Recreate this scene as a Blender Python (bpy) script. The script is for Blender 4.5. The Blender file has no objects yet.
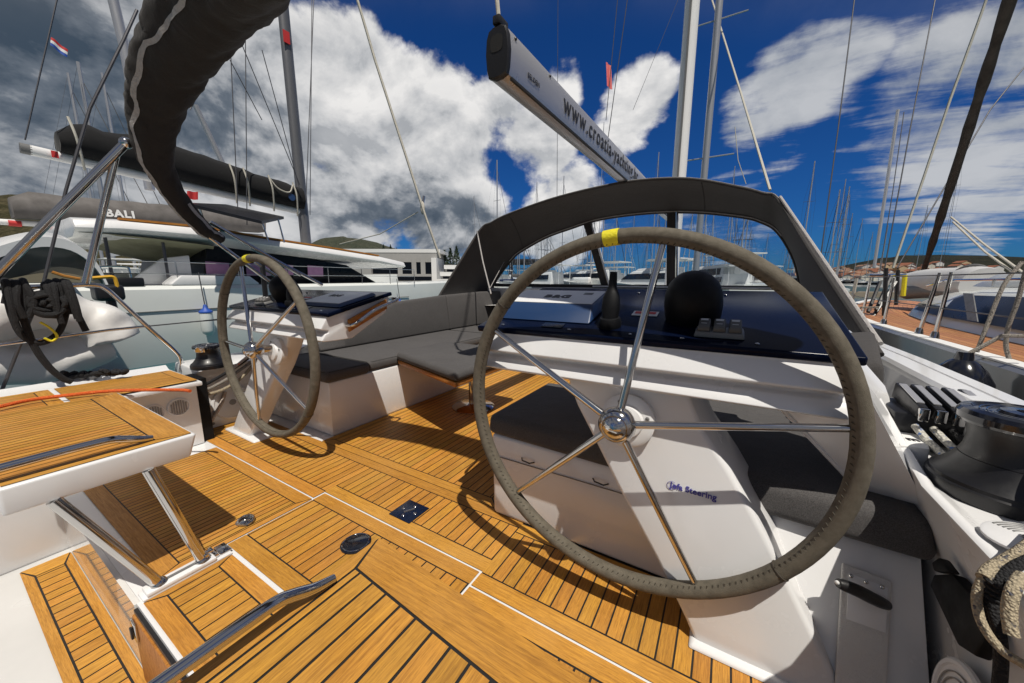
import bpy, bmesh, math, random
from mathutils import Vector, Matrix
import mathutils.noise as mnoise
rnd = random.Random(7)
sc = bpy.context.scene
COL = sc.collection
V = Vector
R = math.radians

# ------------------------------------------------------------------ camera (boat frame: x starboard, y forward, z up, cockpit sole z = 0)
EYE = V((1.225, -0.988, 1.003))
FPX, YAW, PITCH, ROLL = 358.0, 0.5375, 0.1685, 0.003
_fw = V((-math.sin(YAW)*math.cos(PITCH), math.cos(YAW)*math.cos(PITCH), -math.sin(PITCH)))
_r0 = V((math.cos(YAW), math.sin(YAW), 0)); _u0 = _r0.cross(_fw)
_rt = _r0*math.cos(ROLL) + _u0*math.sin(ROLL); _up = -_r0*math.sin(ROLL) + _u0*math.cos(ROLL)
def bearing(px, py):
    return _fw + _rt*((px-512)/FPX) - _up*((py-341.5)/FPX)
def at(px, py, D):                       # a far point in a given bearing at depth D
    return EYE + bearing(px, py)*D
def on(px, py, ax, val):                 # where a bearing meets the plane axis = val
    d = bearing(px, py); i = 'xyz'.index(ax)
    return EYE + d*((val-EYE[i])/d[i])
cam = bpy.data.cameras.new('camera'); co = bpy.data.objects.new('camera', cam); COL.objects.link(co)
cam.sensor_width = 36.0; cam.lens = FPX/1024*36.0; cam.clip_start = 0.02; cam.clip_end = 9000
m = Matrix((( _rt.x,_up.x,-_fw.x,EYE.x),(_rt.y,_up.y,-_fw.y,EYE.y),(_rt.z,_up.z,-_fw.z,EYE.z),(0,0,0,1)))
co.matrix_world = m
sc.camera = co
WATER = -0.85

# ------------------------------------------------------------------ node helpers
class NT:
    def __init__(s, tree): s.t = tree; s.n = tree.nodes; s.l = tree.links
    def new(s, typ, **kw):
        n = s.n.new(typ)
        for k, v in kw.items(): setattr(n, k, v)
        return n
    def set(s, sock, val):
        if hasattr(val, 'is_output') or isinstance(val, bpy.types.NodeSocket): s.l.new(val, sock)
        else: sock.default_value = val
    def math(s, op, a, b=0.0, c=None, clamp=False):
        n = s.new('ShaderNodeMath', operation=op, use_clamp=clamp)
        s.set(n.inputs[0], a); s.set(n.inputs[1], b)
        if c is not None: s.set(n.inputs[2], c)
        return n.outputs[0]
    def vmath(s, op, a, b=None):
        n = s.new('ShaderNodeVectorMath', operation=op)
        s.set(n.inputs[0], a)
        if b is not None: s.set(n.inputs[1], b)
        return n.outputs['Value'] if op in ('DOT_PRODUCT', 'LENGTH') else n.outputs[0]
    def mix(s, f, a, b, typ='MIX'):
        n = s.new('ShaderNodeMix', data_type='RGBA', blend_type=typ)
        s.set(n.inputs[0], f); s.set(n.inputs[6], a); s.set(n.inputs[7], b)
        return n.outputs[2]
    def noise(s, vec, scale, detail=4, rough=.55, dist=0.0):
        n = s.new('ShaderNodeTexNoise'); s.set(n.inputs['Vector'], vec)
        n.inputs['Scale'].default_value = scale; n.inputs['Detail'].default_value = detail
        n.inputs['Roughness'].default_value = rough; n.inputs['Distortion'].default_value = dist
        return n.outputs[0]
    def maprange(s, v, a, b, c=0.0, d=1.0, smooth=False):
        n = s.new('ShaderNodeMapRange'); n.interpolation_type = 'SMOOTHSTEP' if smooth else 'LINEAR'
        s.set(n.inputs[0], v); n.inputs[1].default_value = a; n.inputs[2].default_value = b
        n.inputs[3].default_value = c; n.inputs[4].default_value = d
        return n.outputs[0]
    def mapping(s, vec, scale=(1,1,1), rot=(0,0,0), loc=(0,0,0)):
        n = s.new('ShaderNodeMapping'); s.set(n.inputs[0], vec)
        n.inputs['Scale'].default_value = scale; n.inputs['Rotation'].default_value = rot; n.inputs['Location'].default_value = loc
        return n.outputs[0]
def rgba(c): return (c[0], c[1], c[2], 1.0)

def mat(name, col, rough=.5, metal=0.0, coat=0.0, var=.0, vscale=6.0, bump=0.0, bscale=40.0, stretch=(1,1,1), spec=.5, island=0.0, col2=None, sheen=0.0, streak=None):
    ma = bpy.data.materials.new(name); ma.use_nodes = True
    t = NT(ma.node_tree); b = t.n['Principled BSDF']
    b.inputs['Roughness'].default_value = rough; b.inputs['Metallic'].default_value = metal
    b.inputs['Coat Weight'].default_value = coat; b.inputs['Coat Roughness'].default_value = .05
    b.inputs['Specular IOR Level'].default_value = spec
    if sheen: b.inputs['Sheen Weight'].default_value = sheen
    geo = t.new('ShaderNodeNewGeometry'); tc = t.new('ShaderNodeTexCoord')
    vec = t.mapping(tc.outputs['Object'], stretch)
    c = rgba(col)
    if var:
        n = t.noise(vec, vscale, 5, .6)
        f = t.maprange(n, .3, .7)
        dark = rgba([x*(1-var) for x in col]) if col2 is None else rgba(col2)
        c = t.mix(f, dark, rgba(col))
        rr = t.maprange(n, .3, .7, min(1, rough*1.25+.02), rough*.85)
        t.set(b.inputs['Roughness'], rr)
    if island:
        hv = t.new('ShaderNodeHueSaturation')
        t.set(hv.inputs['Color'], c)
        t.set(hv.inputs['Value'], t.maprange(geo.outputs['Random Per Island'], 0, 1, 1-island, 1+island))
        c = hv.outputs[0]
    t.set(b.inputs['Base Color'], c)
    if bump:
        bn = t.noise(vec, bscale, 3, .6)
        bp = t.new('ShaderNodeBump'); bp.inputs['Strength'].default_value = bump; bp.inputs['Distance'].default_value = .01
        t.set(bp.inputs['Height'], bn); t.set(b.inputs['Normal'], bp.outputs[0])
    return ma

def teak(name, along, base=(.62,.300,.045), dark=(.31,.132,.018)):
    ma = bpy.data.materials.new(name); ma.use_nodes = True
    t = NT(ma.node_tree); b = t.n['Principled BSDF']
    tc = t.new('ShaderNodeTexCoord'); geo = t.new('ShaderNodeNewGeometry')
    rp = geo.outputs['Random Per Island']
    off = t.new('ShaderNodeCombineXYZ'); t.set(off.inputs[0], t.math('MULTIPLY', rp, 37.0)); t.set(off.inputs[1], t.math('MULTIPLY', rp, 91.0))
    p = t.vmath('ADD', tc.outputs['Object'], off.outputs[0])
    st = (170, 8, 40) if along == 'y' else (8, 170, 40)
    st2 = (620, 34, 160) if along == 'y' else (34, 620, 160)
    g = t.noise(t.mapping(p, st), 1.0, 6, .65, .6)
    fine = t.noise(t.mapping(p, st2), 1.0, 3, .6)
    wear = t.noise(tc.outputs['Object'], 3.2, 5, .6)
    c = t.mix(t.maprange(g, .30, .72), rgba(dark), rgba(base))
    c = t.mix(t.maprange(fine, .50, .72, 0, .62), c, rgba([x*.4 for x in dark]))
    c = t.mix(t.maprange(wear, .40, .75, 0, .28), c, rgba((.60,.34,.11)))
    stn = t.noise(tc.outputs['Object'], 9.0, 4, .7)
    c = t.mix(t.maprange(stn, .62, .78, 0, .45), c, rgba([x*.7 for x in dark]))
    hv = t.new('ShaderNodeHueSaturation'); t.set(hv.inputs['Color'], c)
    t.set(hv.inputs['Value'], t.maprange(rp, 0, 1, .87, 1.11))
    t.set(hv.inputs['Hue'], t.maprange(t.math('FRACT', t.math('MULTIPLY', rp, 7.3)), 0, 1, .494, .505))
    t.set(b.inputs['Base Color'], hv.outputs[0])
    t.set(b.inputs['Roughness'], t.maprange(g, .3, .7, .62, .42))
    b.inputs['Specular IOR Level'].default_value = .35
    bp = t.new('ShaderNodeBump'); bp.inputs['Strength'].default_value = .25; bp.inputs['Distance'].default_value = .002
    t.set(bp.inputs['Height'], g); t.set(b.inputs['Normal'], bp.outputs[0])
    return ma

def fabric(name, col, weave=420.0, bump=.5, var=.25):
    ma = bpy.data.materials.new(name); ma.use_nodes = True
    t = NT(ma.node_tree); b = t.n['Principled BSDF']
    tc = t.new('ShaderNodeTexCoord'); o = tc.outputs['Object']
    n1 = t.noise(o, weave, 2, .7); n2 = t.noise(o, 5.0, 4, .6); n3 = t.noise(t.mapping(o, (1,1,.3)), 14.0, 3, .5, .8)
    c = t.mix(t.maprange(n1, .35, .65), rgba([x*.62 for x in col]), rgba([min(1, x*1.25) for x in col]))
    c = t.mix(t.maprange(n2, .35, .7, 0, var), c, rgba([x*.5 for x in col]))
    t.set(b.inputs['Base Color'], c)
    b.inputs['Roughness'].default_value = .9; b.inputs['Specular IOR Level'].default_value = .2
    b.inputs['Sheen Weight'].default_value = .08
    h = t.math('ADD', t.math('MULTIPLY', n1, .10), t.math('MULTIPLY', n3, 1.0))
    bp = t.new('ShaderNodeBump'); bp.inputs['Strength'].default_value = bump; bp.inputs['Distance'].default_value = .012
    t.set(bp.inputs['Height'], h); t.set(b.inputs['Normal'], bp.outputs[0])
    return ma

def rope_mat(name, a, b_, scale=160.0, c2=None):
    ma = bpy.data.materials.new(name); ma.use_nodes = True
    t = NT(ma.node_tree); b = t.n['Principled BSDF']
    tc = t.new('ShaderNodeTexCoord'); o = tc.outputs['Object']
    vo = t.new('ShaderNodeTexVoronoi'); t.set(vo.inputs['Vector'], o); vo.inputs['Scale'].default_value = scale
    c = t.mix(t.maprange(t.noise(o, scale*.45, 2, .5), .60, .64), rgba(a), rgba(b_))
    c = t.mix(t.maprange(vo.outputs['Distance'], .0, .7, .0, .6), c, rgba([x*.35 for x in a]))
    t.set(b.inputs['Base Color'], c); b.inputs['Roughness'].default_value = .85
    bp = t.new('ShaderNodeBump'); bp.inputs['Strength'].default_value = .8; bp.inputs['Distance'].default_value = .004; bp.invert = True
    t.set(bp.inputs['Height'], vo.outputs['Distance']); t.set(b.inputs['Normal'], bp.outputs[0])
    return ma

def film(name, tint=(.9,.95,1), gloss=.12):
    ma = bpy.data.materials.new(name); ma.use_nodes = True
    t = NT(ma.node_tree); t.n.remove(t.n['Principled BSDF']); out = t.n['Material Output']
    tr = t.new('ShaderNodeBsdfTransparent'); tr.inputs[0].default_value = rgba(tint)
    gl = t.new('ShaderNodeBsdfGlossy'); gl.inputs['Roughness'].default_value = .06
    tc = t.new('ShaderNodeTexCoord')
    bp = t.new('ShaderNodeBump'); bp.inputs['Strength'].default_value = .5; bp.inputs['Distance'].default_value = .05
    t.set(bp.inputs['Height'], t.noise(tc.outputs['Object'], 5.0, 3, .5, 1.0)); t.set(gl.inputs['Normal'], bp.outputs[0])
    lw = t.new('ShaderNodeLayerWeight'); lw.inputs[0].default_value = .25
    f = t.math('MULTIPLY_ADD', lw.outputs['Facing'], .25, gloss)
    mx = t.new('ShaderNodeMixShader'); t.set(mx.inputs[0], f); t.l.new(tr.outputs[0], mx.inputs[1]); t.l.new(gl.outputs[0], mx.inputs[2])
    t.l.new(mx.outputs[0], out.inputs[0])
    return ma

TEAK_Y = teak('teak_fore_aft', 'y'); TEAK_X = teak('teak_athwart', 'x')
CAULK = mat('caulk', (.012,.011,.010), .6)
GEL = mat('gelcoat', (.745,.745,.75), .24, coat=.4, var=.06, vscale=3.0)
GELG = mat('gelcoat_glossy', (.68,.67,.65), .07, coat=.6, var=.05, vscale=3.0)
GELN = mat('gelcoat_nonslip', (.64,.63,.61), .6, var=.1, vscale=4.0, bump=.35, bscale=260.0)
CHROME = mat('polished_steel', (.60,.59,.58), .09, metal=1.0, var=.06, vscale=9.0)
LEATHER = mat('stitched_leather', (.140,.121,.090), .78, var=.35, vscale=40.0, bump=.35, bscale=600.0)
GREYF = fabric('grey_fabric', (.085,.081,.081), 380, .35)
CANVAS = fabric('black_canvas', (.034,.031,.030), 600, .7, .2)
CANVASB = fabric('boom_canvas', (.013,.013,.014), 600, .5, .2)
CANVAS2 = fabric('dodger_canvas', (.062,.058,.057), 600, .3, .2)
ZIP = mat('zip_tape', (.42,.40,.39), .7, var=.25, vscale=60.0, bump=.6, bscale=120.0)
NAVY = mat('navy_panel', (.0024,.0052,.0190), .18, coat=.0, var=.3, vscale=3.0, spec=.10)
VISOR = mat('blue_visor', (.014,.042,.12), .35, coat=.2, var=.1, vscale=8)
WHITEP = mat('white_plastic', (.74,.74,.75), .38, var=.05, vscale=10)
BLACKP = mat('black_plastic', (.012,.012,.014), .35, var=.3, vscale=20, bump=.05, bscale=90)
BLACKG = mat('black_gloss', (.008,.009,.014), .13, coat=.5, var=.2, vscale=10)
GREYP = mat('grey_plastic', (.16,.16,.16), .4, var=.15, vscale=20)
WOOD = teak('varnished_teak', 'y', (.50,.20,.035), (.30,.10,.015))
YELLOW = mat('yellow_tape', (.78,.68,.02), .5, var=.15, vscale=50, bump=.4, bscale=120)
RED = mat('red', (.55,.03,.03), .5, var=.1, vscale=5)
BLUE = mat('blue', (.02,.08,.40), .45, var=.1, vscale=5)
WHITE = mat('white_paint', (.78,.78,.77), .4, var=.05, vscale=5)
INK = mat('ink', (.02,.02,.025), .5, var=.05)
INKB = mat('blue_ink', (.07,.06,.32), .5, var=.05)
WINK = mat('pale_ink', (.6,.6,.6), .5, var=.05)
CLEAR = film('clear_window', (.84,.88,.92), .085)
ALUD = mat('weathered_spar', (.20,.20,.21), .35, metal=.5, var=.2, vscale=1.0)
ALU = mat('anodised_spar', (.50,.50,.52), .30, metal=.55, var=.12, vscale=2.0, stretch=(1,1,.3))
ALUW = mat('white_spar', (.74,.74,.74), .35, var=.06, vscale=2.0)
WIRE = mat('rigging_wire', (.10,.10,.11), .45, metal=.6, var=.2, vscale=9)
SHROUD = mat('pale_line', (.55,.52,.45), .8, var=.2, vscale=30)
BROPE = rope_mat('black_rope', (.012,.012,.014), (.026,.026,.03), 260)
CROPE = rope_mat('cream_rope', (.50,.42,.29), (.05,.06,.10), 260)
BWROPE = rope_mat('blue_white_rope', (.62,.60,.54), (.03,.14,.45), 130)
RWROPE = rope_mat('red_white_rope', (.66,.56,.48), (.75,.16,.06), 110)
OROPE = rope_mat('orange_rope', (.85,.14,.02), (.95,.25,.05), 240)
GROPE = rope_mat('grey_rope', (.34,.31,.27), (.12,.11,.10), 190)
INFL = mat('inflatable_white', (.68,.67,.655), .42, var=.08, vscale=9, bump=.35, bscale=9)
HULLW = mat('hull_white', (.70,.72,.70), .2, coat=.3, var=.06, vscale=1.2)
HULLG = mat('hull_grey', (.20,.205,.21), .16, metal=.3, coat=.4, var=.15, vscale=2)
GLASSD = mat('dark_glass', (.004,.006,.011), .28, coat=.0, var=.3, vscale=2, spec=.2)
PINK = mat('reflection_pink', (.42,.22,.40), .7, var=.2, vscale=6)  # pink window reflection painted as plain colour

# ------------------------------------------------------------------ mesh builder
class MB:
    def __init__(s): s.v = []; s.f = []; s.mi = []; s.cur = 0
    def use(s, i): s.cur = i; return s
    def add(s, vs, fs):
        b = len(s.v); s.v += [V(p) for p in vs]
        for f in fs: s.f.append([b+i for i in f]); s.mi.append(s.cur)
        return s
    def quad(s, a, b, c, d): return s.add([a,b,c,d], [(0,1,2,3)])
    def poly(s, pts): return s.add(pts, [tuple(range(len(pts)))])
    def box(s, x0,x1,y0,y1,z0,z1):
        return s.hexa([(x0,y0,z0),(x1,y0,z0),(x1,y1,z0),(x0,y1,z0)], [(x0,y0,z1),(x1,y0,z1),(x1,y1,z1),(x0,y1,z1)])
    def hexa(s, lo, hi):
        n = len(lo)
        return s.add(list(lo)+list(hi), [tuple(range(n-1,-1,-1)), tuple(range(n,2*n))] + [(i,(i+1)%n,n+(i+1)%n,n+i) for i in range(n)])
    def prism(s, poly, vec):
        vec = V(vec); return s.hexa([V(p) for p in poly], [V(p)+vec for p in poly])
    def loft(s, rings, closed=True, cap=True):
        n = len(rings[0]); vs = [p for r in rings for p in r]; fs = []
        for k in range(len(rings)-1):
            for i in range(n if closed else n-1):
                j = (i+1) % n
                fs.append((k*n+i, k*n+j, (k+1)*n+j, (k+1)*n+i))
        if cap and closed:
            fs.append(tuple(range(n-1,-1,-1))); L = (len(rings)-1)*n; fs.append(tuple(range(L, L+n)))
        return s.add(vs, fs)
    def tube(s, path, r, n=10, closed=False, cap=True, ell=None):
        P = [V(p) for p in path]; m_ = len(P)
        rad = r if isinstance(r, (list, tuple)) else [r]*m_
        tang = []
        for i in range(m_):
            a = P[(i-1) % m_] if (closed or i > 0) else P[i]
            b = P[(i+1) % m_] if (closed or i < m_-1) else P[i]
            d = b-a; tang.append(d.normalized() if d.length > 1e-9 else V((0,0,1)))
        ref = V((0,0,1)) if abs(tang[0].z) < .9 else V((1,0,0))
        nrm = (ref - tang[0]*ref.dot(tang[0])).normalized()
        rings = []
        for i in range(m_):
            t = tang[i]; nrm = (nrm - t*nrm.dot(t)).normalized(); bn = t.cross(nrm)
            k1, k2 = ell if ell else (1, 1)
            rings.append([P[i] + (nrm*math.cos(2*math.pi*j/n)*k1 + bn*math.sin(2*math.pi*j/n)*k2)*rad[i] for j in range(n)])
        if closed: rings.append(rings[0]); return s.loft(rings, True, False)
        return s.loft(rings, True, cap)
    def lathe(s, prof, c=(0,0,0), axis=(0,0,1), n=32):
        ax = V(axis).normalized(); c = V(c)
        ref = V((1,0,0)) if abs(ax.x) < .9 else V((0,1,0))
        a = (ref - ax*ref.dot(ax)).normalized(); b = ax.cross(a)
        rings = [[c + ax*h + (a*math.cos(2*math.pi*j/n)+b*math.sin(2*math.pi*j/n))*max(r_, 1e-4) for j in range(n)] for r_, h in prof]
        return s.loft(rings, True, True)
    def ball(s, c, r, n=16, m_=10):
        if not isinstance(r, (tuple, list)): r = (r, r, r)
        rings = []
        for i in range(m_+1):
            a = -math.pi/2 + math.pi*i/m_; q = max(math.cos(a), 1e-3)
            rings.append([V(c)+V((r[0]*q*math.cos(2*math.pi*j/n), r[1]*q*math.sin(2*math.pi*j/n), r[2]*math.sin(a))) for j in range(n)])
        return s.loft(rings, True, True)
    def build(s, name, mats, parent=None, bevel=0.0, seg=2, smooth=True, angle=38, loc=None, recalc=True):
        if not isinstance(mats, (list, tuple)): mats = [mats]
        me = bpy.data.meshes.new(name)
        bm = bmesh.new(); vs = [bm.verts.new(p) for p in s.v]
        for f, k in zip(s.f, s.mi):
            try: fc = bm.faces.new([vs[i] for i in f]); fc.material_index = k
            except ValueError: pass
        bmesh.ops.remove_doubles(bm, verts=bm.verts, dist=1e-5)
        if recalc: bmesh.ops.recalc_face_normals(bm, faces=bm.faces)
        if bevel:
            es = [e for e in bm.edges if len(e.link_faces) == 2 and e.calc_face_angle(0) > R(28)]
            bmesh.ops.bevel(bm, geom=es, offset=bevel, segments=seg, profile=.5, affect='EDGES', clamp_overlap=True)
        bm.to_mesh(me); bm.free()
        for q in mats: me.materials.append(q)
        if smooth and len(me.polygons):
            me.polygons.foreach_set('use_smooth', [True]*len(me.polygons))
            me.set_sharp_from_angle(angle=R(angle))
        o = bpy.data.objects.new(name, me); COL.objects.link(o)
        if parent is not None:
            o.parent = parent
            w = V((0,0,0)); q = parent
            while q is not None: w += q.location; q = q.parent
            o.location = -w
        if loc is not None: o.location = loc
        return o
def spline(pts, k=8, closed=False):
    P = [V(p) for p in pts]; n = len(P); out = []
    rng = range(n if closed else n-1)
    for i in rng:
        p0 = P[(i-1)%n] if closed or i > 0 else P[i]*2-P[i+1]
        p1 = P[i]; p2 = P[(i+1)%n]
        p3 = P[(i+2)%n] if closed or i < n-2 else P[i+1]*2-P[i]
        for j in range(k):
            t = j/k
            out.append(.5*((2*p1)+(p2-p0)*t+(2*p0-5*p1+4*p2-p3)*t*t+(3*p1-p0-3*p2+p3)*t**3))
    if not closed: out.append(P[-1])
    return out
def lerp(a,b,t): return V(a)*(1-t)+V(b)*t
def thing(name, label, cat, loc=(0,0,0), group=None, kind=None):
    o = bpy.data.objects.new(name, None); COL.objects.link(o); o.location = loc
    o.empty_display_size = .1
    o['label'] = label; o['category'] = cat
    if group: o['group'] = group
    if kind: o['kind'] = kind
    return o
def tag(o, label, cat, group=None, kind=None):
    o['label'] = label; o['category'] = cat
    if group: o['group'] = group
    if kind: o['kind'] = kind
    return o
def struct(o): o['kind'] = 'structure'; return o
def text(name, body, size, org, xd, yd, ma, parent, depth=.0006, bold=0.0, align='LEFT', space=1.0):
    cu = bpy.data.curves.new(name, 'FONT'); cu.body = body; cu.size = size; cu.extrude = depth; cu.offset = bold
    cu.align_x = align; cu.space_character = space; cu.resolution_u = 4
    to = bpy.data.objects.new(name+'_tmp', cu); COL.objects.link(to)
    dg = bpy.context.evaluated_depsgraph_get(); me = bpy.data.meshes.new_from_object(to.evaluated_get(dg))
    COL.objects.unlink(to); bpy.data.objects.remove(to)
    x = V(xd).normalized(); y = V(yd); y = (y - x*y.dot(x)).normalized(); z = x.cross(y)
    M = Matrix(((x.x,y.x,z.x,org[0]),(x.y,y.y,z.y,org[1]),(x.z,y.z,z.z,org[2]),(0,0,0,1)))
    me.transform(M); me.materials.clear(); me.materials.append(ma)
    o = bpy.data.objects.new(name, me); COL.objects.link(o)
    if parent is not None:
        o.parent = parent; w = V((0,0,0)); q = parent
        while q is not None: w += q.location; q = q.parent
        o.location = -w
    return o
def copy_tree(o, parent=None):
    c = o.copy(); COL.objects.link(c)
    if parent is not None: c.parent = parent
    for ch in list(o.children): copy_tree(ch, c)
    return c
def rect_frame(mb, x0,x1,y0,y1,z0,z1,w):
    mb.box(x0,x1,y0,y0+w,z0,z1); mb.box(x0,x1,y1-w,y1,z0,z1); mb.box(x0,x0+w,y0+w,y1-w,z0,z1); mb.box(x1-w,x1,y0+w,y1-w,z0,z1)

def teak_panel(mb, x0,x1,y0,y1,z, S=0,N=0,W=0,E=0, pitch=.06, gap=.006, caulk=True, x_ref=0.0):
    """margin boards with mitred corners around a field of fore-and-aft planks; slots 0 fore-aft, 1 athwart, 2 caulk"""
    g = gap/2
    xi0, xi1, yi0, yi1 = x0+W, x1-E, y0+S, y1-N
    mb.use(1)
    if N: mb.quad((xi0+(g if W else 0),yi1+g,z),(xi1-(g if E else 0),yi1+g,z),(x1-(g if E else 0),y1,z),(x0+(g if W else 0),y1,z))
    if S: mb.quad((x0+(g if W else 0),y0,z),(x1-(g if E else 0),y0,z),(xi1-(g if E else 0),yi0-g,z),(xi0+(g if W else 0),yi0-g,z))
    mb.use(0)
    if W: mb.quad((x0,y0+(g if S else 0),z),(xi0-g,yi0+(g if S else 0),z),(xi0-g,yi1-(g if N else 0),z),(x0,y1-(g if N else 0),z))
    if E: mb.quad((xi1+g,yi0+(g if S else 0),z),(x1,y0+(g if S else 0),z),(x1,y1-(g if N else 0),z),(xi1+g,yi1-(g if N else 0),z))
    a, b = xi0+(g if W else 0), xi1-(g if E else 0); c, d = yi0+(g if S else 0), yi1-(g if N else 0)
    k = math.floor((a-x_ref)/pitch)
    while True:
        p = x_ref+k*pitch+g; q = x_ref+(k+1)*pitch-g; k += 1
        if p >= b: break
        p = max(p, a); q = min(q, b)
        if q-p < .004: continue
        mb.quad((p,c,z),(q,c,z),(q,d,z),(p,d,z))
    if caulk:
        mb.use(2); mb.quad((x0+.001,y0+.001,z-.0016),(x1-.001,y0+.001,z-.0016),(x1-.001,y1-.001,z-.0016),(x0+.001,y1-.001,z-.0016))
    mb.use(0)
TK = [TEAK_Y, TEAK_X, CAULK]

# ================================================================== THE COCKPIT FLOOR (setting)
PT = .074
fl = MB()
JX = .575
teak_panel(fl, -.895,.425, .2235,3.3, 0, S=.055,N=.05,W=.045,E=.06, pitch=.044, gap=.005)
teak_panel(fl, -1.75,-.354, -.150,.220, 0, S=.06,N=.055, pitch=.044, gap=.005)
teak_panel(fl, -.354,JX, -.094,.220, 0, S=.06,N=.055, pitch=.044, gap=.005)
teak_panel(fl, JX,1.44, -.160,.192, 0, S=.06,N=.055, pitch=.044, gap=.0052)
teak_panel(fl, -1.36,-.349, -.690,-.158, 0, S=.065,N=.06,E=.03, pitch=.030, gap=.0045)
teak_panel(fl, -.341,JX-.008, -.494,-.102, 0, S=.065,N=.06, pitch=.047, gap=.005)
teak_panel(fl, -.268,.60, -.7465,-.509, 0, S=.05,N=.05,W=.03, pitch=.051, gap=.005)
teak_panel(fl, JX+.0,1.70, -.70,-.168, 0, N=.06, pitch=.044)
fl.use(2); fl.quad((-1.74,.10,-.0025),(1.43,.10,-.0025),(1.43,.2215,-.0025),(-1.74,.2215,-.0025)); fl.quad((-.89,.22,-.0026),(.42,.22,-.0026),(.42,.30,-.0026),(-.89,.30,-.0026)); fl.quad((-.5,-.08,-.0027),(1.2,-.08,-.0027),(1.2,.1,-.0027),(-.5,.1,-.0027)); fl.use(0)
struct(fl.build('deck_floor', TK, smooth=False, recalc=False))
ub = MB()
ub.box(-1.9,1.75,-.748,3.4,-.05,-.004)
struct(ub.build('deck_floor_base', GEL, bevel=0))
# lower stern step and platform
ls = MB(); teak_panel(ls, -1.34,1.4, -.91,-.765, -.27, S=.032,N=.03,W=.09, pitch=.056)
struct(ls.build('step_floor', TK, smooth=False, recalc=False))
lb = MB(); lb.box(-2.0,1.9,-3.2,-.748,-.36,-.274)
struct(lb.build('step_floor_base', mat('step_gelcoat', (.60,.595,.585), .3, coat=.3, var=.12, vscale=2.5)))

# ================================================================== THE YACHT'S DECK MOULDING
yacht = thing('sailing_yacht', 'white moulded cockpit and side decks of the sailing yacht in front, with teak trim', 'yacht', (0,0,0))
# transom riser
b = MB(); b.box(-1.385,-.285,-.763,-.7485,-.274,-.004); b.build('riser', GELG, yacht)
b = MB(); b.box(-.322,-.2695,-.745,-.505,-.003,.005); b.build('floor_frame', GEL, yacht, bevel=.002)
b = MB(); b.box(-.283,.60,-.772,-.7485,-.274,-.03); b.build('wooden_riser', WOOD, yacht, bevel=.003)
b = MB(); b.box(-.283,.60,-.766,-.7485,-.0295,-.016); b.build('rubber_strip', BLACKP, yacht)
b = MB(); b.box(-.283,.60,-.757,-.7485,-.0155,-.002); b.build('riser_edge', GEL, yacht)
# wall beneath the port helm seat, outboard of the step
b = MB(); b.box(-1.46,-1.385,-3.2,-.50,-.274,.38); b.build('seat_side_wall', GEL, yacht, bevel=.01)
# port: inner wall, ledge with teak, aft of the slot
b = MB()
sec = [(-1.5,0),(-1.5,.375),(-1.40,.385),(-1.40,.41),(-1.92,.415),(-1.97,.44),(-2.02,.40),(-2.06,-.8)]
b.loft([[(x,y,z) for x,z in sec] for y in (-3.0,-.165)], closed=False); b.poly([(x,-.165,z) for x,z in sec]); b.build('ledge', GEL, yacht, bevel=.006)
tk = MB()
teak_panel(tk, -1.86,-1.42, -.655,-.18, .4195, S=.0,N=.05,W=.035,E=.04, pitch=.032, gap=.004)
teak_panel(tk, -1.86,-1.42, -2.9,-.675, .4195, S=.0,N=.05,W=.035,E=.04, pitch=.032, gap=.004)
tk.build('ledge_teak', TK, yacht, smooth=False, recalc=False)
# port coaming, from the slot to the companionway
sec = lambda t: [(-1.725,0),(-1.725,.36),(-1.70,.40+.0*t),(-1.66,.415),(-1.85,.425),(-1.95,.44),(-2.0,.40),(-2.06,-.8)]
b = MB(); rings = []
for y, h in ((-.105,.0),(.25,.02),(.55,.05),(.9,.16),(1.45,.33),(3.4,.38)):
    rings.append([(-1.725,y,0),(-1.725,y,.36),(-1.68,y,.40+h),(-1.62,y,.425+h),(-1.78,y,.435+h),(-1.90,y,.44+h*.5),(-2.02,y,.44+h*.3),(-2.06,y,.38),(-2.10,y,-.8)])
b.loft(rings, closed=False); b.poly(rings[0]); b.poly(rings[-1]); b.build('coaming', GEL, yacht, bevel=.012, seg=3)
# starboard coaming, rail cap and topsides
b = MB(); rings = []
for y, h in ((-3.0,0),(-1.2,0),(-.6,0),(.11,0),(.20,.025),(.30,.06),(.42,.11),(.9,.15),(3.5,.16)):
    g = max(0, h-.02)*.25
    rings.append([(1.725,y,-.01),(1.712,y,.36),(1.632-g*.6,y,.556+h),(1.652-g*.6,y,.560+h),(1.672,y,.548),(1.745,y,.549),(1.772,y,.585),(1.778,y,.68)])
b.loft(rings, closed=False); b.build('coaming', GEL, yacht, bevel=.007, seg=2, angle=25)
b = MB(); rings = []
for y, x in ((-3.0,1.80),(-1,1.86),(0,1.895),(1,1.915),(2,1.90),(4,1.75),(7,1.05),(9.5,.1)):
    o = x-1.895
    rings.append([(1.775+o,y,.60),(1.775+o,y,.69),(1.785+o,y,.702),(1.838+o,y,.705),(1.84+o,y,.699),(1.846+o,y,.699),(1.848+o,y,.705),(1.89+o,y,.705),(1.905+o,y,.69),(1.93+o,y,.55),(1.98+o,y,-.85)])
b.loft(rings, closed=False); b.build('rail_cap', GEL, yacht)
b = MB(); rings = []
for y, x in ((2.9,1.83),(4,1.70),(7,1.02),(9.5,.06)):
    rings.append([(-x-.15,y,.66),(0,y,.74),(x,y,.66)])
b.loft(rings, closed=False); b.build('fore_deck', GELN, yacht)
b = MB(); b.hexa([(-1.25,3.45,.60),(1.25,3.45,.60),(.8,8.0,.6),(-.8,8.0,.6)], [(-1.15,3.5,.94),(1.15,3.5,.94),(.6,7.6,.86),(-.6,7.6,.86)])
b.build('coachroof', GEL, yacht, bevel=.05, seg=3)
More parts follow.
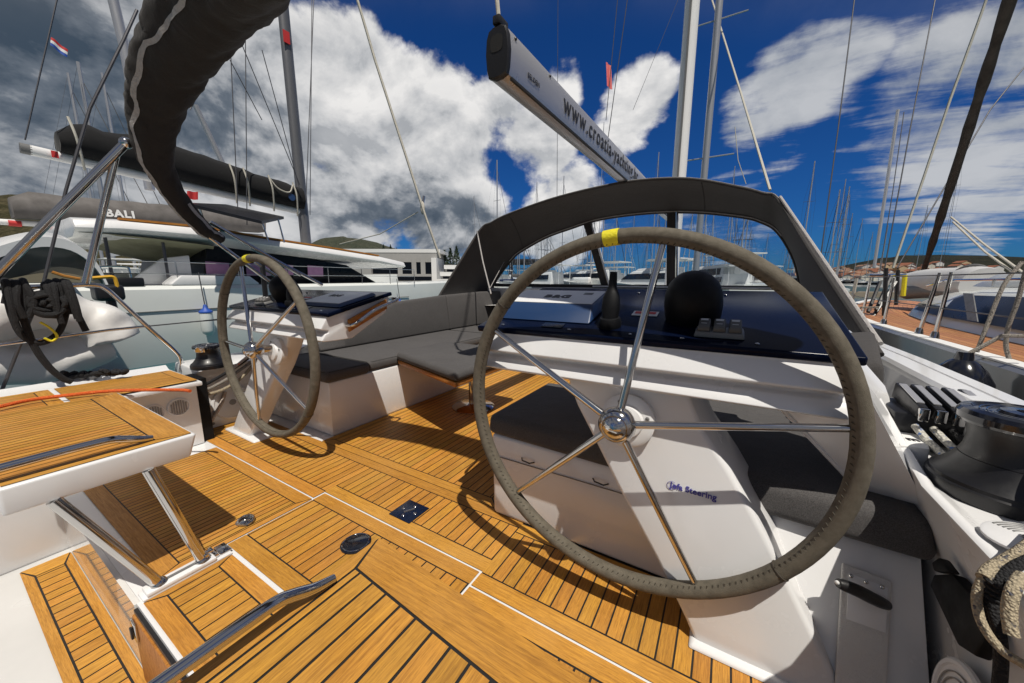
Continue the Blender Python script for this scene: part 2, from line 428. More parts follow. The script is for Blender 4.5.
b = MB(); b.box(-1.75,1.72,3.30,3.44,-.05,.90); b.build('bulkhead', GEL, yacht, bevel=.015)
b = MB(); b.box(-.30,.30,3.285,3.299,.12,.89); b.build('companionway_door', GLASSD, yacht, bevel=.004)
# port bench base, starboard bench base
b = MB(); b.box(-1.73,-.895,.30,3.29,-.003,.36); b.build('bench_base', GEL, yacht, bevel=.015)
b = MB(); b.box(-.902,-.896,.62,.625,.05,.33); b.box(-.902,-.896,.625,1.6,.05,.055); b.build('bench_locker_seam', CAULK, yacht)
b = MB(); b.hexa([(.425,.195,-.003),(1.69,.195,-.003),(1.69,3.29,-.003),(.425,3.29,-.003)], [(.405,.215,.355),(1.69,.215,.355),(1.69,3.29,.355),(.405,3.29,.355)])
b.build('bench_base', GEL, yacht, bevel=.018, seg=3)
b = MB()
for x in (.56,.86): b.tube([(x,.2095,.285),(x+.012,.19,.287),(x+.045,.19,.283),(x+.057,.2095,.281)], .0028, 8)
b.build('locker_latch', BLACKP, yacht)
b = MB(); b.tube([(.41,.206,.262),(1.0,.206,.262)], .002, 6); b.build('locker_seam', GREYP, yacht)
# round speakers and vents
GRILL = mat('grille_grey', (.30,.29,.28), .5, var=.1)
def grille(c, ax, r, parent, slots=True):
    c = V(c); ax = V(ax)
    g = MB(); g.lathe([(r,0),(r,.006),(r*.95,.010),(r*.88,.010),(r*.86,.006),(r*.2,.008),(0,.009)], c, ax, 40)
    s = g.build('speaker', WHITEP, parent)
    t_ = MB()
    ref = V((0,0,1)); u = ax.cross(ref).normalized(); w_ = u.cross(ax)
    if slots == 'rings':
        for q in (.5,.62,.74): t_.tube([c+ax*.009+(u*math.cos(a)+w_*math.sin(a))*r*q for a in [2*math.pi*i/40 for i in range(40)]], .0016, 5, closed=True)
        t_.lathe([(r*.16,.008),(r*.16,.0105),(0,.011)], c, ax, 20)
    elif slots == 'plain': t_.lathe([(r*.17,.008),(r*.17,.0105),(0,.011)], c, ax, 20)
    else:
        for k in range(-3,4):
            h = math.sqrt(max(.01, .62-(k*.21)**2))*r
            t_.tube([c+ax*.0095+u*(k*.21*r)-w_*h, c+ax*.0095+u*(k*.21*r)+w_*h], .0035, 6)
    t_.build('grille', GRILL, s)
grille((-1.4995,-.262,.262), (1,0,0), .052, yacht)
grille((-1.4995,-.372,.258), (1,0,0), .050, yacht)
grille((-1.7245,.085,.15), (1,0,0), .122, yacht, 'plain')
grille((1.689,-.06,.175), (-1,0,.05), .095, yacht, 'rings')
b = MB(); c0 = V((1.705,-.075,.570)); nn = V((-.12,0,1)).normalized()
b.lathe([(.055,0),(.055,.004),(.05,.006),(0,.006)], c0, nn, 36); vt = b.build('vent', WHITEP, yacht)
b = MB()
for q in (.022,.028,.034,.040,.046): b.tube([c0+nn*.0065+V((math.cos(a),math.sin(a),.12*math.cos(a)))*q for a in [R(-120)+R(250)*i/24 for i in range(25)]], .0016, 5)
b.ball(c0+nn*.006, (.012,.012,.003)); b.build('grille', GREYP, vt)
# small screws / drain on the port wall
b = MB(); b.lathe([(.010,0),(.010,.004),(0,.005)], (-1.7245,-.04,.03), (1,0,0), 16); b.build('drain_plug', GREYP, yacht)
# recess plate for the lock handle on the slanting white bench end
WN = V((0,-1,.62)).normalized(); WP = V((1.5,.193,.352))
def onp(px, py, h=0.0):
    d = bearing(px, py); return EYE + d*((WP+WN*h-EYE).dot(WN)/d.dot(WN))
b = MB(); q = [(1.36,.200,.352),(1.69,.200,.352),(1.69,-.030,-.02),(1.56,-.030,-.02)]; b.hexa([V(p)+V((0,.10,0)) for p in q], q); b.build('bench_end', GEL, yacht, bevel=.004)
b = MB(); q = [onp(841,562),onp(891,581),onp(884,720),onp(833,700)]; b.hexa([p+WN*.0015 for p in q],[p+WN*.010 for p in q]); b.build('recess_panel', GELN, yacht, bevel=.005, seg=3)
b = MB(); q = [onp(847,572),onp(886,587),onp(884,632),onp(845,618)]; b.hexa([p+WN*.0102 for p in q],[p+WN*.0125 for p in q]); b.build('handle_plate', GEL, yacht, bevel=.001)
for px_,py_ in ((851,576),(866,582),(882,587)):
    b = MB(); b.ball(onp(px_,py_,.013), (.005,.005,.005), 10, 6); b.build('screw', CHROME, yacht)
hl = thing('engine_handle', 'black handle standing out of the white starboard recess beside the bench', 'handle', onp(880,605))
b = MB(); b.tube(spline([onp(887,605,.012),onp(874,599,.035),onp(856,590,.058),onp(838,583,.078)],4), [.011,.0125,.0135,.014,.014,.0145,.0145,.0145,.0142,.014,.0135,.013,.010], 14); b.build('grip', BLACKP, hl)
b = MB(); b.ball(onp(837,582.5,.086), (.005,.005,.005), 10, 6); b.build('end_button', WINK, hl)
# black pouch on the starboard side wall
BLACKQ = mat('black_neoprene', (.005,.005,.006), .6, var=.2, vscale=20, spec=.2)
po = thing('instrument_pouch', 'black angular pouch hanging on the starboard cockpit wall by the ropes', 'pouch', (1.685,-.02,.28))
b = MB(); b.prism([on(px_,py_,'x',1.664) for px_,py_ in ((929,585),(933,574),(951,573),(978,604),(986,622),(983,642),(974,656),(957,645))], (.022,0,0)); b.build('body', BLACKQ, po, bevel=.005)
b = MB(); b.prism([on(px_,py_,'x',1.655) for px_,py_ in ((933,571),(931,562),(938,557),(949,572))], (.018,0,0)); b.build('clip', BLACKQ, po, bevel=.004)

# floor fittings
lk = thing('floor_lock_plate', 'dark square steel plate with four rivets let into the teak floor', 'lock plate', (.106,.02,.0))
b = MB(); c = V((.108,.008,.003)); b.box(c.x-.062,c.x+.062,c.y-.060,c.y+.060,.0005,.004); b.build('plate', mat('plate_blue', (.008,.016,.045), .25, metal=.2, var=.5, vscale=60), lk, bevel=.002)
b = MB()
b=None
for q in ((-.035,-.0),(.035,0),(0,.035),(0,-.035)):
    b = MB(); b.ball((c.x+q[0],c.y+q[1],.004), (.008,.008,.003), 10, 6); b.build('rivet', CHROME, lk)
b = MB(); b.tube([(c.x-.012,c.y-.02,.006),(c.x+.012,c.y+.02,.006)], .004, 8); b.build('key_slot', CHROME, lk)
rg = thing('ring_pull', 'small oval steel ring pull in the port floor hatch', 'ring pull', (-.395,-.415,0))
b = MB(); b.lathe([(.033,0),(.033,.003),(.026,.005),(0,.004)], (-.435,-.395,.0005), (0,0,1), 24); b.build('cup', CHROME, rg)
b = MB(); b.tube([(-.425+.034*math.cos(a),-.395+.026*math.sin(a),.010+.004*math.sin(a)) for a in [2*math.pi*i/24 for i in range(24)]], .0048, 8, closed=True); b.build('ring', CHROME, rg)
dr = thing('deck_filler_cap', 'round dark glossy cap in the floor beside the near helm seat corner', 'deck cap', (.065,-.245,0))
b = MB(); b.lathe([(.056,0),(.056,.004),(.051,.007),(0,.008)], (.080,-.238,.0005), (0,0,1), 40); b.build('cap', BLACKG, dr)
b = MB(); b.tube([(.080+.048*math.cos(a),-.238+.048*math.sin(a),.0075) for a in [2*math.pi*i/40 for i in range(40)]], .0025, 6, closed=True); b.build('rim', CHROME, dr)
hg = thing('hatch_hinge', 'small grey steel hinge plate at the white corner of the walkway', 'hinge', (-.31,-.51,0))
b = MB(); b.box(-.350,-.285,-.535,-.500,.0055,.011); b.build('plate', CHROME, hg, bevel=.002)
b = MB(); b.tube([(-.352,-.545,.013),(-.284,-.545,.013)], .006, 10); b.build('knuckle', CHROME, hg)
sl = thing('floor_track', 'white moulded track with steel latch carrying the seat legs', 'track', (-.30,-.62,0))
b = MB(); b.box(-.322,-.268,-.735,-.552,.0055,.020); b.build('channel', GEL, sl, bevel=.004)
b = MB(); b.box(-.300,-.290,-.72,-.56,.0205,.024); b.build('slot', GREYP, sl)
b = MB(); b.box(-.32,-.30,-.572,-.548,.0205,.034); b.tube([(-.315,-.575,.038),(-.275,-.575,.038)], .006, 8); b.build('latch', CHROME, sl, bevel=.001)
gl = thing('gate_latch', 'steel latch plate on the varnished wooden gate edge at the stern step', 'latch', (-.26,-.775,-.05))
b = MB(); b.box(-.276,-.235,-.779,-.7725,-.10,-.035); b.build('plate', CHROME, gl, bevel=.002)
b = MB(); b.box(-.262,-.25,-.786,-.7795,-.09,-.05); b.build('bolt', BLACKP, gl, bevel=.002)

# ================================================================== HELM SEATS
def helm_seat(s, label):
    t = thing('helm_bench', label, 'helm seat', (s*1.0,-.8,0))
    sh = MB(); zt = .4825 if s < 0 else .392
    if s < 0: out = [(-.300,-.545),(-1.18,-.545),(-1.18,-.945),(-.300,-.945)]
    else: out = [(.554,-.488),(1.60,-.488),(1.60,-1.02),(.554,-1.02)]
    lo = [(x + (-.014 if s < 0 and x > -.5 else .02 if s > 0 and x < 1 else 0), y-(.02 if y > -.8 else 0), zt-(.082 if s < 0 else .09)) for x, y in out]
    sk = lambda m_: [V((p.x, p.y-(.083*(p.x-.556) if s > 0 else 0), p.z)) for p in m_.v]
    sh.hexa(lo, [(x, y, zt) for x, y in out]); sh.v = sk(sh); sh.build('shell', GEL, t, bevel=.009, seg=3)
    tk = MB()
    x0, x1, ya, yb = (-1.165,-.312,-.937,-.556) if s < 0 else (.558,1.58,-1.015,-.491)
    kw = dict(N=.085, pitch=.0442 if s > 0 else .031, x_ref=.612 if s > 0 else 0, gap=.0056 if s > 0 else .0045)
    if s < 0: kw['E'] = .03; kw['W'] = .03
    else: kw['W'] = .035
    teak_panel(tk, x0,x1,ya,yb,zt+.0025, **kw)
    tk.v = sk(tk); tk.build('teak_top', TK, t, smooth=False, recalc=False)
    b = MB(); xr = s*.585 if s > 0 else -.338; z0 = zt+.0075
    path = [(xr,-.945,z0+.034),(xr,-.86,z0+.036),(xr,-.78,z0+.036),(xr,-.735,z0+.034),(xr,-.71,z0+.026),(xr+s*.004,-.675,z0+.012),(xr+s*.008,-.645,z0+.004)]
    if s > 0: path = [(xr,-.945,.438),(xr,-.86,.440),(xr,-.775,.440),(xr,-.73,.438),(xr,-.705,.430),(xr+.002,-.665,.413),(xr+.004,-.625,.405)]
    sp_ = spline(path,6); n_ = len(sp_)
    b.tube(sp_, [(.0115 if s > 0 else .0118)*(1-.35*max(0,(i-n_+9)/9)) for i in range(n_)], 16); b.build('handrail', CHROME, t)
    if s < 0:
        for f, tp in (((-.292,-.585,.02),(-.322,-.672,.402)), ((-.292,-.700,.02),(-.322,-.862,.402))):
            b = MB(); b.tube([f, tp], .0158, 18); lg = b.build('leg', CHROME, t)
            b = MB(); b.lathe([(.022,0),(.021,.006),(.017,.012)], (f[0],f[1],.0205), V(tp)-V(f), 18); b.build('foot', CHROME, lg)
    return t
helm_seat(-1, 'far helm seat with teak top, white edge and two slanting steel legs')
helm_seat(1, 'near helm seat with broad teak planks and steel handrail, at the bottom')

# ================================================================== STEERING WHEELS
def wheel(s, ang0, tape_ang, label):
    c = V((s*1.0,0,.62))
    t = thing('steering_wheel', label, 'steering wheel', (c.x,c.y,0))
    N = 96; b = MB(); rings = []
    for i in range(N):
        a = 2*math.pi*i/N; d = V((math.cos(a),0,math.sin(a)))
        ring = []
        for j in range(14):
            q = 2*math.pi*j/14
            ring.append(c + d*(.5+.0205*math.cos(q)) + V((0,1,0))*(.0245*math.sin(q)))
        rings.append(ring)
    rings.append(rings[0]); b.loft(rings, True, False); rim = b.build('rim', LEATHER, t)
    b = MB()                                   # stitched seam on the inner aft side
    for i in range(200):
        a = 2*math.pi*i/200
        d = V((math.cos(a),0,math.sin(a))); e = V((-math.sin(a),0,math.cos(a)))
        p = c + d*.4825 + V((0,-.013,0))
        b.tube([p-e*.002+d*.005-V((0,.004,0)), p+e*.003-d*.002], .0014, 5)
    b.build('stitching', mat('thread', (.06,.05,.035), .8, var=.2), rim)
    b = MB()
    for a in (R(-38), R(142)):
        d = V((math.cos(a),0,math.sin(a)))
        b.tube([c+d*(.5+.0212*math.cos(2*math.pi*j/16))+V((0,.0252*math.sin(2*math.pi*j/16),0)) for j in range(16)], .0018, 5, closed=True)
    b.build('leather_joint', mat('thread_dark', (.05,.04,.03), .8, var=.2), rim)
    hub = c + V((0,-.052,0))
    for k in range(5):
        a = ang0 + k*R(72); d = V((math.cos(a),0,math.sin(a)))
        b = MB(); b.tube([hub+d*.03, c+d*.30+V((0,-.022,0)), c+d*.478], [.0105,.0098,.0088], 12)
        sp = b.build('spoke', CHROME, t)
        b = MB(); b.lathe([(.012,0),(.012,.012),(.0095,.014)], hub+d*.036, d, 14); b.build('collar', CHROME, sp)
    b = MB(); b.lathe([(.036,-.01),(.040,.0),(.046,.018),(.050,.034),(.048,.046),(.040,.058),(.034,.062),(.033,.060),(.030,.066),(.018,.074),(0,.077)], hub+V((0,.03,0)), (0,-1,0), 36)
    b.build('hub', CHROME, t)
    b = MB(); b.tube([hub+V((0,.02,0)), c+V((0,.15,-.02))], .022, 18); b.build('shaft', CHROME, t)
    b = MB()
    M_ = 10
    rr = []
    for i in range(M_+1):
        a = tape_ang + R(2.3)*(i/M_*2-1); d = V((math.cos(a),0,math.sin(a)))
        rr.append([c+d*(.5+.0222*math.cos(2*math.pi*j/14))+V((0,.0262*math.sin(2*math.pi*j/14),0)) for j in range(14)])
    b.loft(rr); b.build('marker_tape', YELLOW, t)
    return t
wheel(1, R(9.0), R(96.1), 'large near steering wheel bound in olive leather with yellow mark on top')
wheel(-1, R(107.6), R(95.5), 'smaller looking far steering wheel on the port side, leather bound')

# ================================================================== HELM CONSOLES
BLACKC = mat('black_cover', (.004,.0045,.006), .55, var=.2, vscale=20, spec=.25)
BTN = mat('button_grey', (.10,.097,.094), .4, var=.1)
def console(s, label):
    t = thing('helm_console', label, 'helm console', (s*1.0,.3,0))
    X = lambda x: s*x
    xi, xo = .465, (1.49 if s > 0 else 1.50)
    fy, fz = (.585,.970) if s > 0 else (.46,.937)
    body = [(.062,.831),(.064,.817),(.028,.743),(.034,.733),(.070,.724),(.070,.705),(.052,.697),(.028,.645),(.040,.637),(.105,.633),(.20,.635),(fy-.03,.82),(fy,.90),(fy-.02,fz-.018)]
    body = [(y, z if z > .8 else .8-(.8-z)*.62) for y, z in body]
    b = MB(); lo = [(X(xi+.012),y,z) for y,z in body]; hi = [(X(xo-.012),y,z) for y,z in body]
    b.hexa(lo, hi); b.build('body', GEL, t, bevel=.009, seg=3)
    # tray recess shading strip is a shallow shelf lip
    b = MB(); b.prism([(X(xi+.06),.050,.704),(X(xi+.06),.040,.700),(X(xi+.06),.042,.696),(X(xi+.06),.062,.693)], (s*(xo-xi-.4),0,0)); b.build('shelf_lip', GEL, t, bevel=.002)
    # dashboard: tilted navy slab
    p0 = V((0,.054,.841)); p1 = V((0,fy,fz)); up = (V((1,0,0)).cross(p1-p0)).normalized()
    dn = (p1-p0).normalized()
    b = MB(); b.hexa([V((X(xi-.01),p.y,p.z))-up*.022 for p in (p0,p1)]+[V((X(xo+.01),p.y,p.z))-up*.022 for p in (p1,p0)], [V((X(xi-.01),p.y,p.z)) for p in (p0,p1)]+[V((X(xo+.01),p.y,p.z)) for p in (p1,p0)])
    dash = b.build('dashboard', NAVY, t, bevel=.006, seg=3)
    def on_d(x, k, h=0.0): return V((X(x),0,0)) + p0 + dn*k + up*h
    for x,k in ((.55,.03),(.80,.03),(.99,.03),(1.13,.03),(1.30,.03),(.55,fy-.105),(.75,fy-.105),(.92,fy-.105),(1.22,fy-.105),(1.42,fy-.105)):
        b = MB(); b.ball(on_d(x,k,.001), (.006,.006,.003), 10, 6); b.build('screw', CHROME, dash)
    # display with its visor cover
    def slab(x0,x1,k0,k1,h0,h1,sl=0.0):
        q = [on_d(x0,k0,h0),on_d(x1,k0,h0),on_d(x1,k1,h0),on_d(x0,k1,h0)]
        w = [on_d(x0+sl,k0+sl,h1),on_d(x1-sl,k0+sl,h1),on_d(x1-sl,k1-sl,h1),on_d(x0+sl,k1-sl,h1)]
        mb = MB(); mb.hexa(q, w); return mb
    HC = .047 if s > 0 else .018; KC = .155 if s > 0 else .10
    q = MB(); q.hexa([on_d(.475,.085,.002),on_d(.850,.085,.002),on_d(.850,.33,.002),on_d(.475,.33,.002)],[on_d(.492,KC,HC),on_d(.838,KC,HC),on_d(.838,.325,HC),on_d(.492,.325,HC)])
    cv = q.build('display_cover', VISOR, t, bevel=.007, seg=3)
    slab(.496,.834,KC+.003,.322,HC+.0005,HC+.0035,.004).build('cover_top', WHITEP, cv, bevel=.0012)
    xd = V((1,0,0))
    ox = on_d(.625 if s > 0 else .755, .215, HC+.0042)
    text('lettering', 'B&G', .050, ox, xd, dn, INK, cv, bold=.0024, space=1.15)
    if s > 0: slab(.765,.80,.262,.29,.0508,.0516,.002).build('emblem', GREYP, cv)
    # throttle lever
    tb = MB(); tb.lathe([(.034,0),(.036,.014),(.030,.03),(0,.034)], on_d(.915,.085,0), up, 20); th = tb.build('throttle_lever', BLACKC, t)
    tb = MB(); a_ = on_d(.915,.085,.02)
    tb.tube([a_, a_+V((0,.004,.035)), a_+V((0,.008,.07)), a_+V((0,.012,.088)), a_+V((0,.014,.105)), a_+V((0,.016,.13)), a_+V((0,.017,.15))], [.024,.029,.027,.020,.013,.0125,.011], 16, ell=(1,.85)); tb.build('grip', BLACKC, th)
    slab(.955,1.035,.20,.245,.001,.003).build('warning_label', WHITEP, t)
    slab(.962,1.028,.215,.238,.0035,.0042).build('label_strip', RED, t)
    slab(.695,.77,.035,.075,.001,.004).build('switch_cover', BLACKG, t, bevel=.002)
    # compass under its black dome cover
    cc = on_d(1.138,.20,.0)
    cb = MB(); cb.lathe([(.074,0),(.078,.02),(.080,.055),(.077,.09),(.067,.118),(.048,.140),(.022,.152),(0,.154)], cc, (up*.75+V((0,-.35,.25))).normalized(), 36)
    cp = cb.build('compass_cover', BLACKC, t)
    if s > 0:
        text('emblem', 'B&G', .014, cc+V((-.014,-.100,.052)), (1,0,0), (0,.2,1), WINK, cp, depth=.001, bold=.0006)
    # three push buttons
    bb = slab(1.155,1.275,.045,.105,.001,.016,.005); pn = bb.build('button_panel', GREYP, t, bevel=.004)
    for k in range(3):
        x = 1.163+k*.0365
        q = MB(); q.hexa([on_d(x,.052,.0165),on_d(x+.031,.052,.0165),on_d(x+.031,.10,.0165),on_d(x,.10,.0165)],[on_d(x+.002,.054,.030),on_d(x+.029,.054,.030),on_d(x+.029,.098,.040),on_d(x+.002,.098,.040)])
        bt = q.build('button', BTN, pn, bevel=.003)
        q = MB(); q.quad(on_d(x+.006,.084,.0375),on_d(x+.024,.084,.0375),on_d(x+.024,.093,.0395),on_d(x+.006,.093,.0395)); q.quad(on_d(x+.008,.068,.0342),on_d(x+.022,.068,.0342),on_d(x+.022,.0705,.0348),on_d(x+.008,.0705,.0348)); q.build('marking', WINK, bt)
    # pedestal sweeping down and outboard to the floor
    def sect(z, xl, xr, yf, yb): return [(X(xl),yf,z),(X(xr),yf,z),(X(xr+.02),yb,z),(X(xl-.0),yb,z)]
    ped = MB(); dz_ = .10 if s < 0 else 0
    rows = [(.715,.79,1.15,.088,.30),(.66,.805,1.17,.086,.32),(.60,.835,1.20,.080,.36),(.50,.90,1.275,.072,.40),(.36,.995,1.365,.050,.40),(.20,1.11,1.455,.030,.36),(.06,1.20,1.535,.012,.32),(-.003,1.235,1.57,.004,.30)]
    ped.loft([sect(z, xl+dz_, xr, yf, yf+(.10 if s < 0 else .2)) for z,xl,xr,yf,yb in rows]); pd_ = ped.build('pedestal', GEL, t, bevel=.014, seg=3)
    ft = MB(); ft.hexa([(X(1.215),-.020,.0005),(X(1.62),-.020,.0005),(X(1.62),.10,.0005),(X(1.215),.10,.0005)],[(X(1.225),-.012,.014),(X(1.61),-.012,.014),(X(1.61),.10,.014),(X(1.225),.10,.014)])
    ft.build('foot', GEL, pd_, bevel=.008)
    dc = V((X(1.0),.070,.59))
    d2 = MB(); d2.lathe([(.080,-.02),(.080,.012),(.072,.018),(.05,.019),(.046,.030),(.030,.034),(0,.034)], dc, (0,-1,.12), 40); bo = d2.build('steering_boss', GEL, pd_)
    for a in (20,110,200,290):
        d2 = MB(); d2.ball(dc+V((.063*math.cos(R(a)),-.018,.063*math.sin(R(a)))), (.006,.004,.006), 8, 5); d2.build('screw', GREYP, bo)
    if s > 0:
        q = V((1.10,.0545,.452)); 
        text('lettering', 'Jefa Steering', .0235, V((1.132,.0575,.418)), (1,0,-.02), (-.45,.145,1), INKB, pd_, bold=.0005)
        e = MB(); e.tube([V((1.138+.014*math.cos(a),.0578+.0013*math.sin(a),.425+.011*math.sin(a))) for a in [R(60)+R(230)*i/20 for i in range(21)]], .0007, 5); e.build('emblem', INKB, pd_)
    # wooden trim with grab rail on the inboard forward side
    xw = .452
    w_ = MB(); w_.hexa([(X(xw),.17,.735),(X(xw),fy-.04,.84),(X(xw),fy-.04,.895),(X(xw),.17,.80)],[(X(xw+.016),.17,.735),(X(xw+.016),fy-.04,.84),(X(xw+.016),fy-.04,.895),(X(xw+.016),.17,.80)]); w_.build('wooden_trim', WOOD, t, bevel=.004)
    gr = MB(); gr.tube(spline([(X(xw+.01),.16,.772),(X(xw-.04),.175,.78),(X(xw-.045),fy-.16,.845),(X(xw-.04),fy,.892),(X(xw+.01),fy+.01,.897)],5), .009, 10); gr.build('grab_rail', CHROME, t)
    if s > 0:
        A0 = V((1.478,.055,.815)); A1 = V((1.478,.30,.865)); A2 = V((1.478,.56,.925))
        L = [on(760,388,'y',.135),on(786,413,'y',.165),on(815,443,'y',.20),on(857,488,'z',.450),on(893,498,'z',.450),on(927,507,'z',.462)]
        K = [on(917,475,'y',.27),on(902,432,'y',.37),on(885,386,'y',.50)]
        q = MB()
        for p_, r_ in zip(L[:-1], L[1:]): q.poly([A0, p_, r_])
        q.poly([A0, L[-1], K[0]]); q.poly([A0, K[0], A1]); q.poly([A1, K[0], K[1]]); q.poly([A1, K[1], A2]); q.poly([A2, K[1], K[2]])
        q.build('side_fairing', GEL, t, angle=60)
        q = MB(); c_ = [L[-1]]+K; q.loft([c_, [V((p_.x+.035, p_.y+.01, .545)) for p_ in c_]], closed=False); q.build('fairing_back', GEL, t)
        q = MB(); q.tube(L[:4], .006, 8); q.build('fairing_edge', GEL, t)
    return t
console(1, 'near helm console of white gelcoat with dark blue dashboard behind the large wheel')
console(-1, 'far helm console with dark blue dashboard and wooden grab rail, port side')

# ================================================================== CUSHIONS AND TABLE
PIPE = mat('piping_dark', (.035,.034,.034), .8, var=.2)
def cushion(name, label, x0,x1,y0,y1,z0,z1, m_=GREYF, bevel=.028, group=None, cat='cushion'):
    b = MB(); b.box(x0,x1,y0,y1,z0,z1); o = b.build(name, m_, None, bevel=bevel, seg=4, angle=60)
    b = MB(); i_ = .012; zz = z1-.006; b.tube([(x0+i_+.02,y0+i_,zz),(x1-i_-.02,y0+i_,zz),(x1-i_,y0+i_+.02,zz),(x1-i_,y1-i_-.02,zz),(x1-i_-.02,y1-i_,zz),(x0+i_+.02,y1-i_,zz),(x0+i_,y1-i_-.02,zz),(x0+i_,y0+i_+.02,zz)], .0032, 6, closed=True); b.build('piping', PIPE, o)
    tag(o, label, cat, group); return o
cushion('seat_cushion', 'dark grey seat cushion on the aft end of the port bench', -1.62,-.87,.27,.60,.361,.435)
cushion('seat_cushion', 'grey seat cushion along the port bench in front of the long backrest', -1.62,-.895,.605,2.2,.361,.435)
cushion('seat_cushion', 'grey seat cushion at the forward end of the port bench by the sprayhood', -1.62,-.9,2.205,3.25,.361,.435)
b = MB(); b.hexa([(.385,.208,.352),(1.708,.146,.345),(1.708,.82,.357),(.385,.82,.357)],[(.385,.222,.437),(1.690,.158,.452),(1.690,.82,.45),(.385,.82,.435)])
tag(b.build('seat_cushion', GREYF, None, bevel=.03, seg=4, angle=60), 'wide grey cushion on the starboard bench shaded by the near console', 'cushion')
cushion('seat_cushion', 'grey cushion further forward on the starboard bench behind the console', .60,1.66,.825,3.2,.357,.43)
# long port backrest, three pads
def backrest(label, pts):
    b = MB(); rings = []
    for (y, zt, zb, xb, xt) in pts:
        rings.append([(xb,y,zb),(xb+.005,y,zb+.02),(xt+.07,y,zt-.03),(xt+.055,y,zt),(xt+.005,y,zt),(xb-.07,y,zb)])
    b.loft(rings); o = b.build('backrest_cushion', GREYF, None, bevel=.012, seg=3, angle=60); tag(o, label, 'cushion')
backrest('long sloping grey backrest on the port coaming, tapering to a low point aft', [(.64,.50,.437,-1.52,-1.60),(.85,.585,.437,-1.52,-1.61),(1.15,.70,.437,-1.52,-1.62),(1.45,.79,.437,-1.52,-1.63),(2.195,.835,.437,-1.52,-1.63)])
backrest('shorter grey backrest next to the sprayhood on the port coaming', [(2.205,.835,.437,-1.52,-1.63),(2.9,.86,.437,-1.50,-1.60),(3.25,.86,.437,-1.46,-1.55)])
tb = thing('cockpit_table', 'low teak cockpit table on a steel leg beside the port bench', 'table', (-.5,1.3,0))
b = MB(); b.hexa([(-.885,.855,.372),(-.115,.605,.372),(-.115,1.42,.372),(-.885,1.42,.372)],[(-.885,.855,.404),(-.115,.605,.404),(-.115,1.42,.404),(-.885,1.42,.404)]); b.build('table_top', WOOD, tb, bevel=.006)
b = MB(); b.tube([(-.45,1.22,.02),(-.45,1.22,.372)], .036, 20); b.build('leg', CHROME, tb)
b = MB(); b.lathe([(.17,.0),(.17,.008),(.155,.018),(.06,.026),(.045,.035),(0,.035)], (-.45,1.22,.0005), (0,0,1), 40); b.build('base', CHROME, tb)
b = MB()
b.hexa([(-.895,.845,.405),(-.10,.595,.405),(-.10,1.43,.405),(-.895,1.43,.405)],[(-.895,.845,.470),(-.10,.595,.470),(-.10,1.43,.470),(-.895,1.43,.470)])
tag(b.build('table_cushion', GREYF, None, bevel=.03, seg=4, angle=60), 'square grey sunbed cushion lying on the cockpit table', 'cushion')

# ================================================================== SPRAYHOOD
dg = thing('sprayhood', 'charcoal canvas sprayhood with clear front windows over the companionway', 'sprayhood', (0,3.0,.9))
outer = [(-1.74,2.20,.74),(-1.62,2.45,1.14)] + [(-1.468,2.75,1.618),(-1.30,2.75,1.69),(-1.12,2.75,1.752),(-.772,2.75,1.83),(-.409,2.75,1.893),(.026,2.75,1.938),(.413,2.75,1.95),(.848,2.75,1.905),(1.238,2.75,1.785),(1.40,2.75,1.72),(1.51,2.75,1.665)] + [(1.64,1.88,1.19),(1.78,1.0,.71)]
inner = [(-1.80,3.5,.80),(-1.76,3.5,.95)] + [(-1.60,3.5,1.15),(-1.45,3.5,1.30),(-1.324,3.5,1.395),(-.94,3.5,1.567),(-.6,3.5,1.66),(-.2,3.5,1.745),(.35,3.5,1.770),(.85,3.5,1.735),(1.267,3.5,1.655),(1.45,3.5,1.59),(1.60,3.5,1.48)] + [(1.76,3.5,1.2),(1.86,3.5,.85)]
o2 = spline(outer, 5); i2 = spline(inner, 5)
b = MB(); rows = []
for k in range(9):
    t = k/8; row = []
    for a, c in zip(o2, i2):
        p = lerp(a, c, t)
        bulge = .05*math.sin(math.pi*t)*(1 if p.z > 1.2 else .3)
        row.append(p+V((0,0,bulge)))
    rows.append(row)
b.loft(rows, closed=False); b.build('canopy', CANVAS2, dg, angle=50, recalc=True)
for f_ in (.30,.66):
    b = MB(); b.tube([rows[r_][int(f_*(len(o2)-1))]+V((0,0,-.002)) for r_ in range(9)], .0045, 6); b.build('seam', CANVAS, dg)
b = MB(); b.tube([p+V((0,-.004,.010)) for p in o2[8:62]], .0035, 6); b.build('edge_binding', ZIP, dg)
b = MB(); b.tube(o2, .013, 8); b.build('aft_hem', CANVAS2, dg)
b = MB(); b.tube(i2, .016, 8); b.build('window_hem', CANVAS2, dg)
b = MB(); b.tube([V(p)+V((0,-.030,.004)) for p in i2[14:62]], .0060, 6); b.build('piping', ZIP, dg)
b = MB(); b.tube([lerp((1.518,2.735,1.668),(1.79,1.08,.74),k/10)+V((.004,-.006,.006)) for k in range(11)], .011, 8); b.build('piping', ZIP, dg)
b = MB(); b.tube([on(477,231,'y',2.70),on(483,262,'y',2.5),on(491,294,'y',2.3)], .008, 8); b.build('tension_line', ZIP, dg)
b = MB(); b.tube([on(490,288,'y',2.32),on(504,262,'y',3.3)], .004, 6); b.build('tension_line', ZIP, dg)
b = MB(); b.hexa([(1.585,.62,.635),(1.70,.62,.655),(1.78,1.10,.69),(1.66,1.10,.67)],[(1.575,.63,.715),(1.69,.63,.735),(1.78,1.10,.80),(1.64,1.10,.78)]); b.build('bolster', CANVAS2, dg, bevel=.022, seg=3)
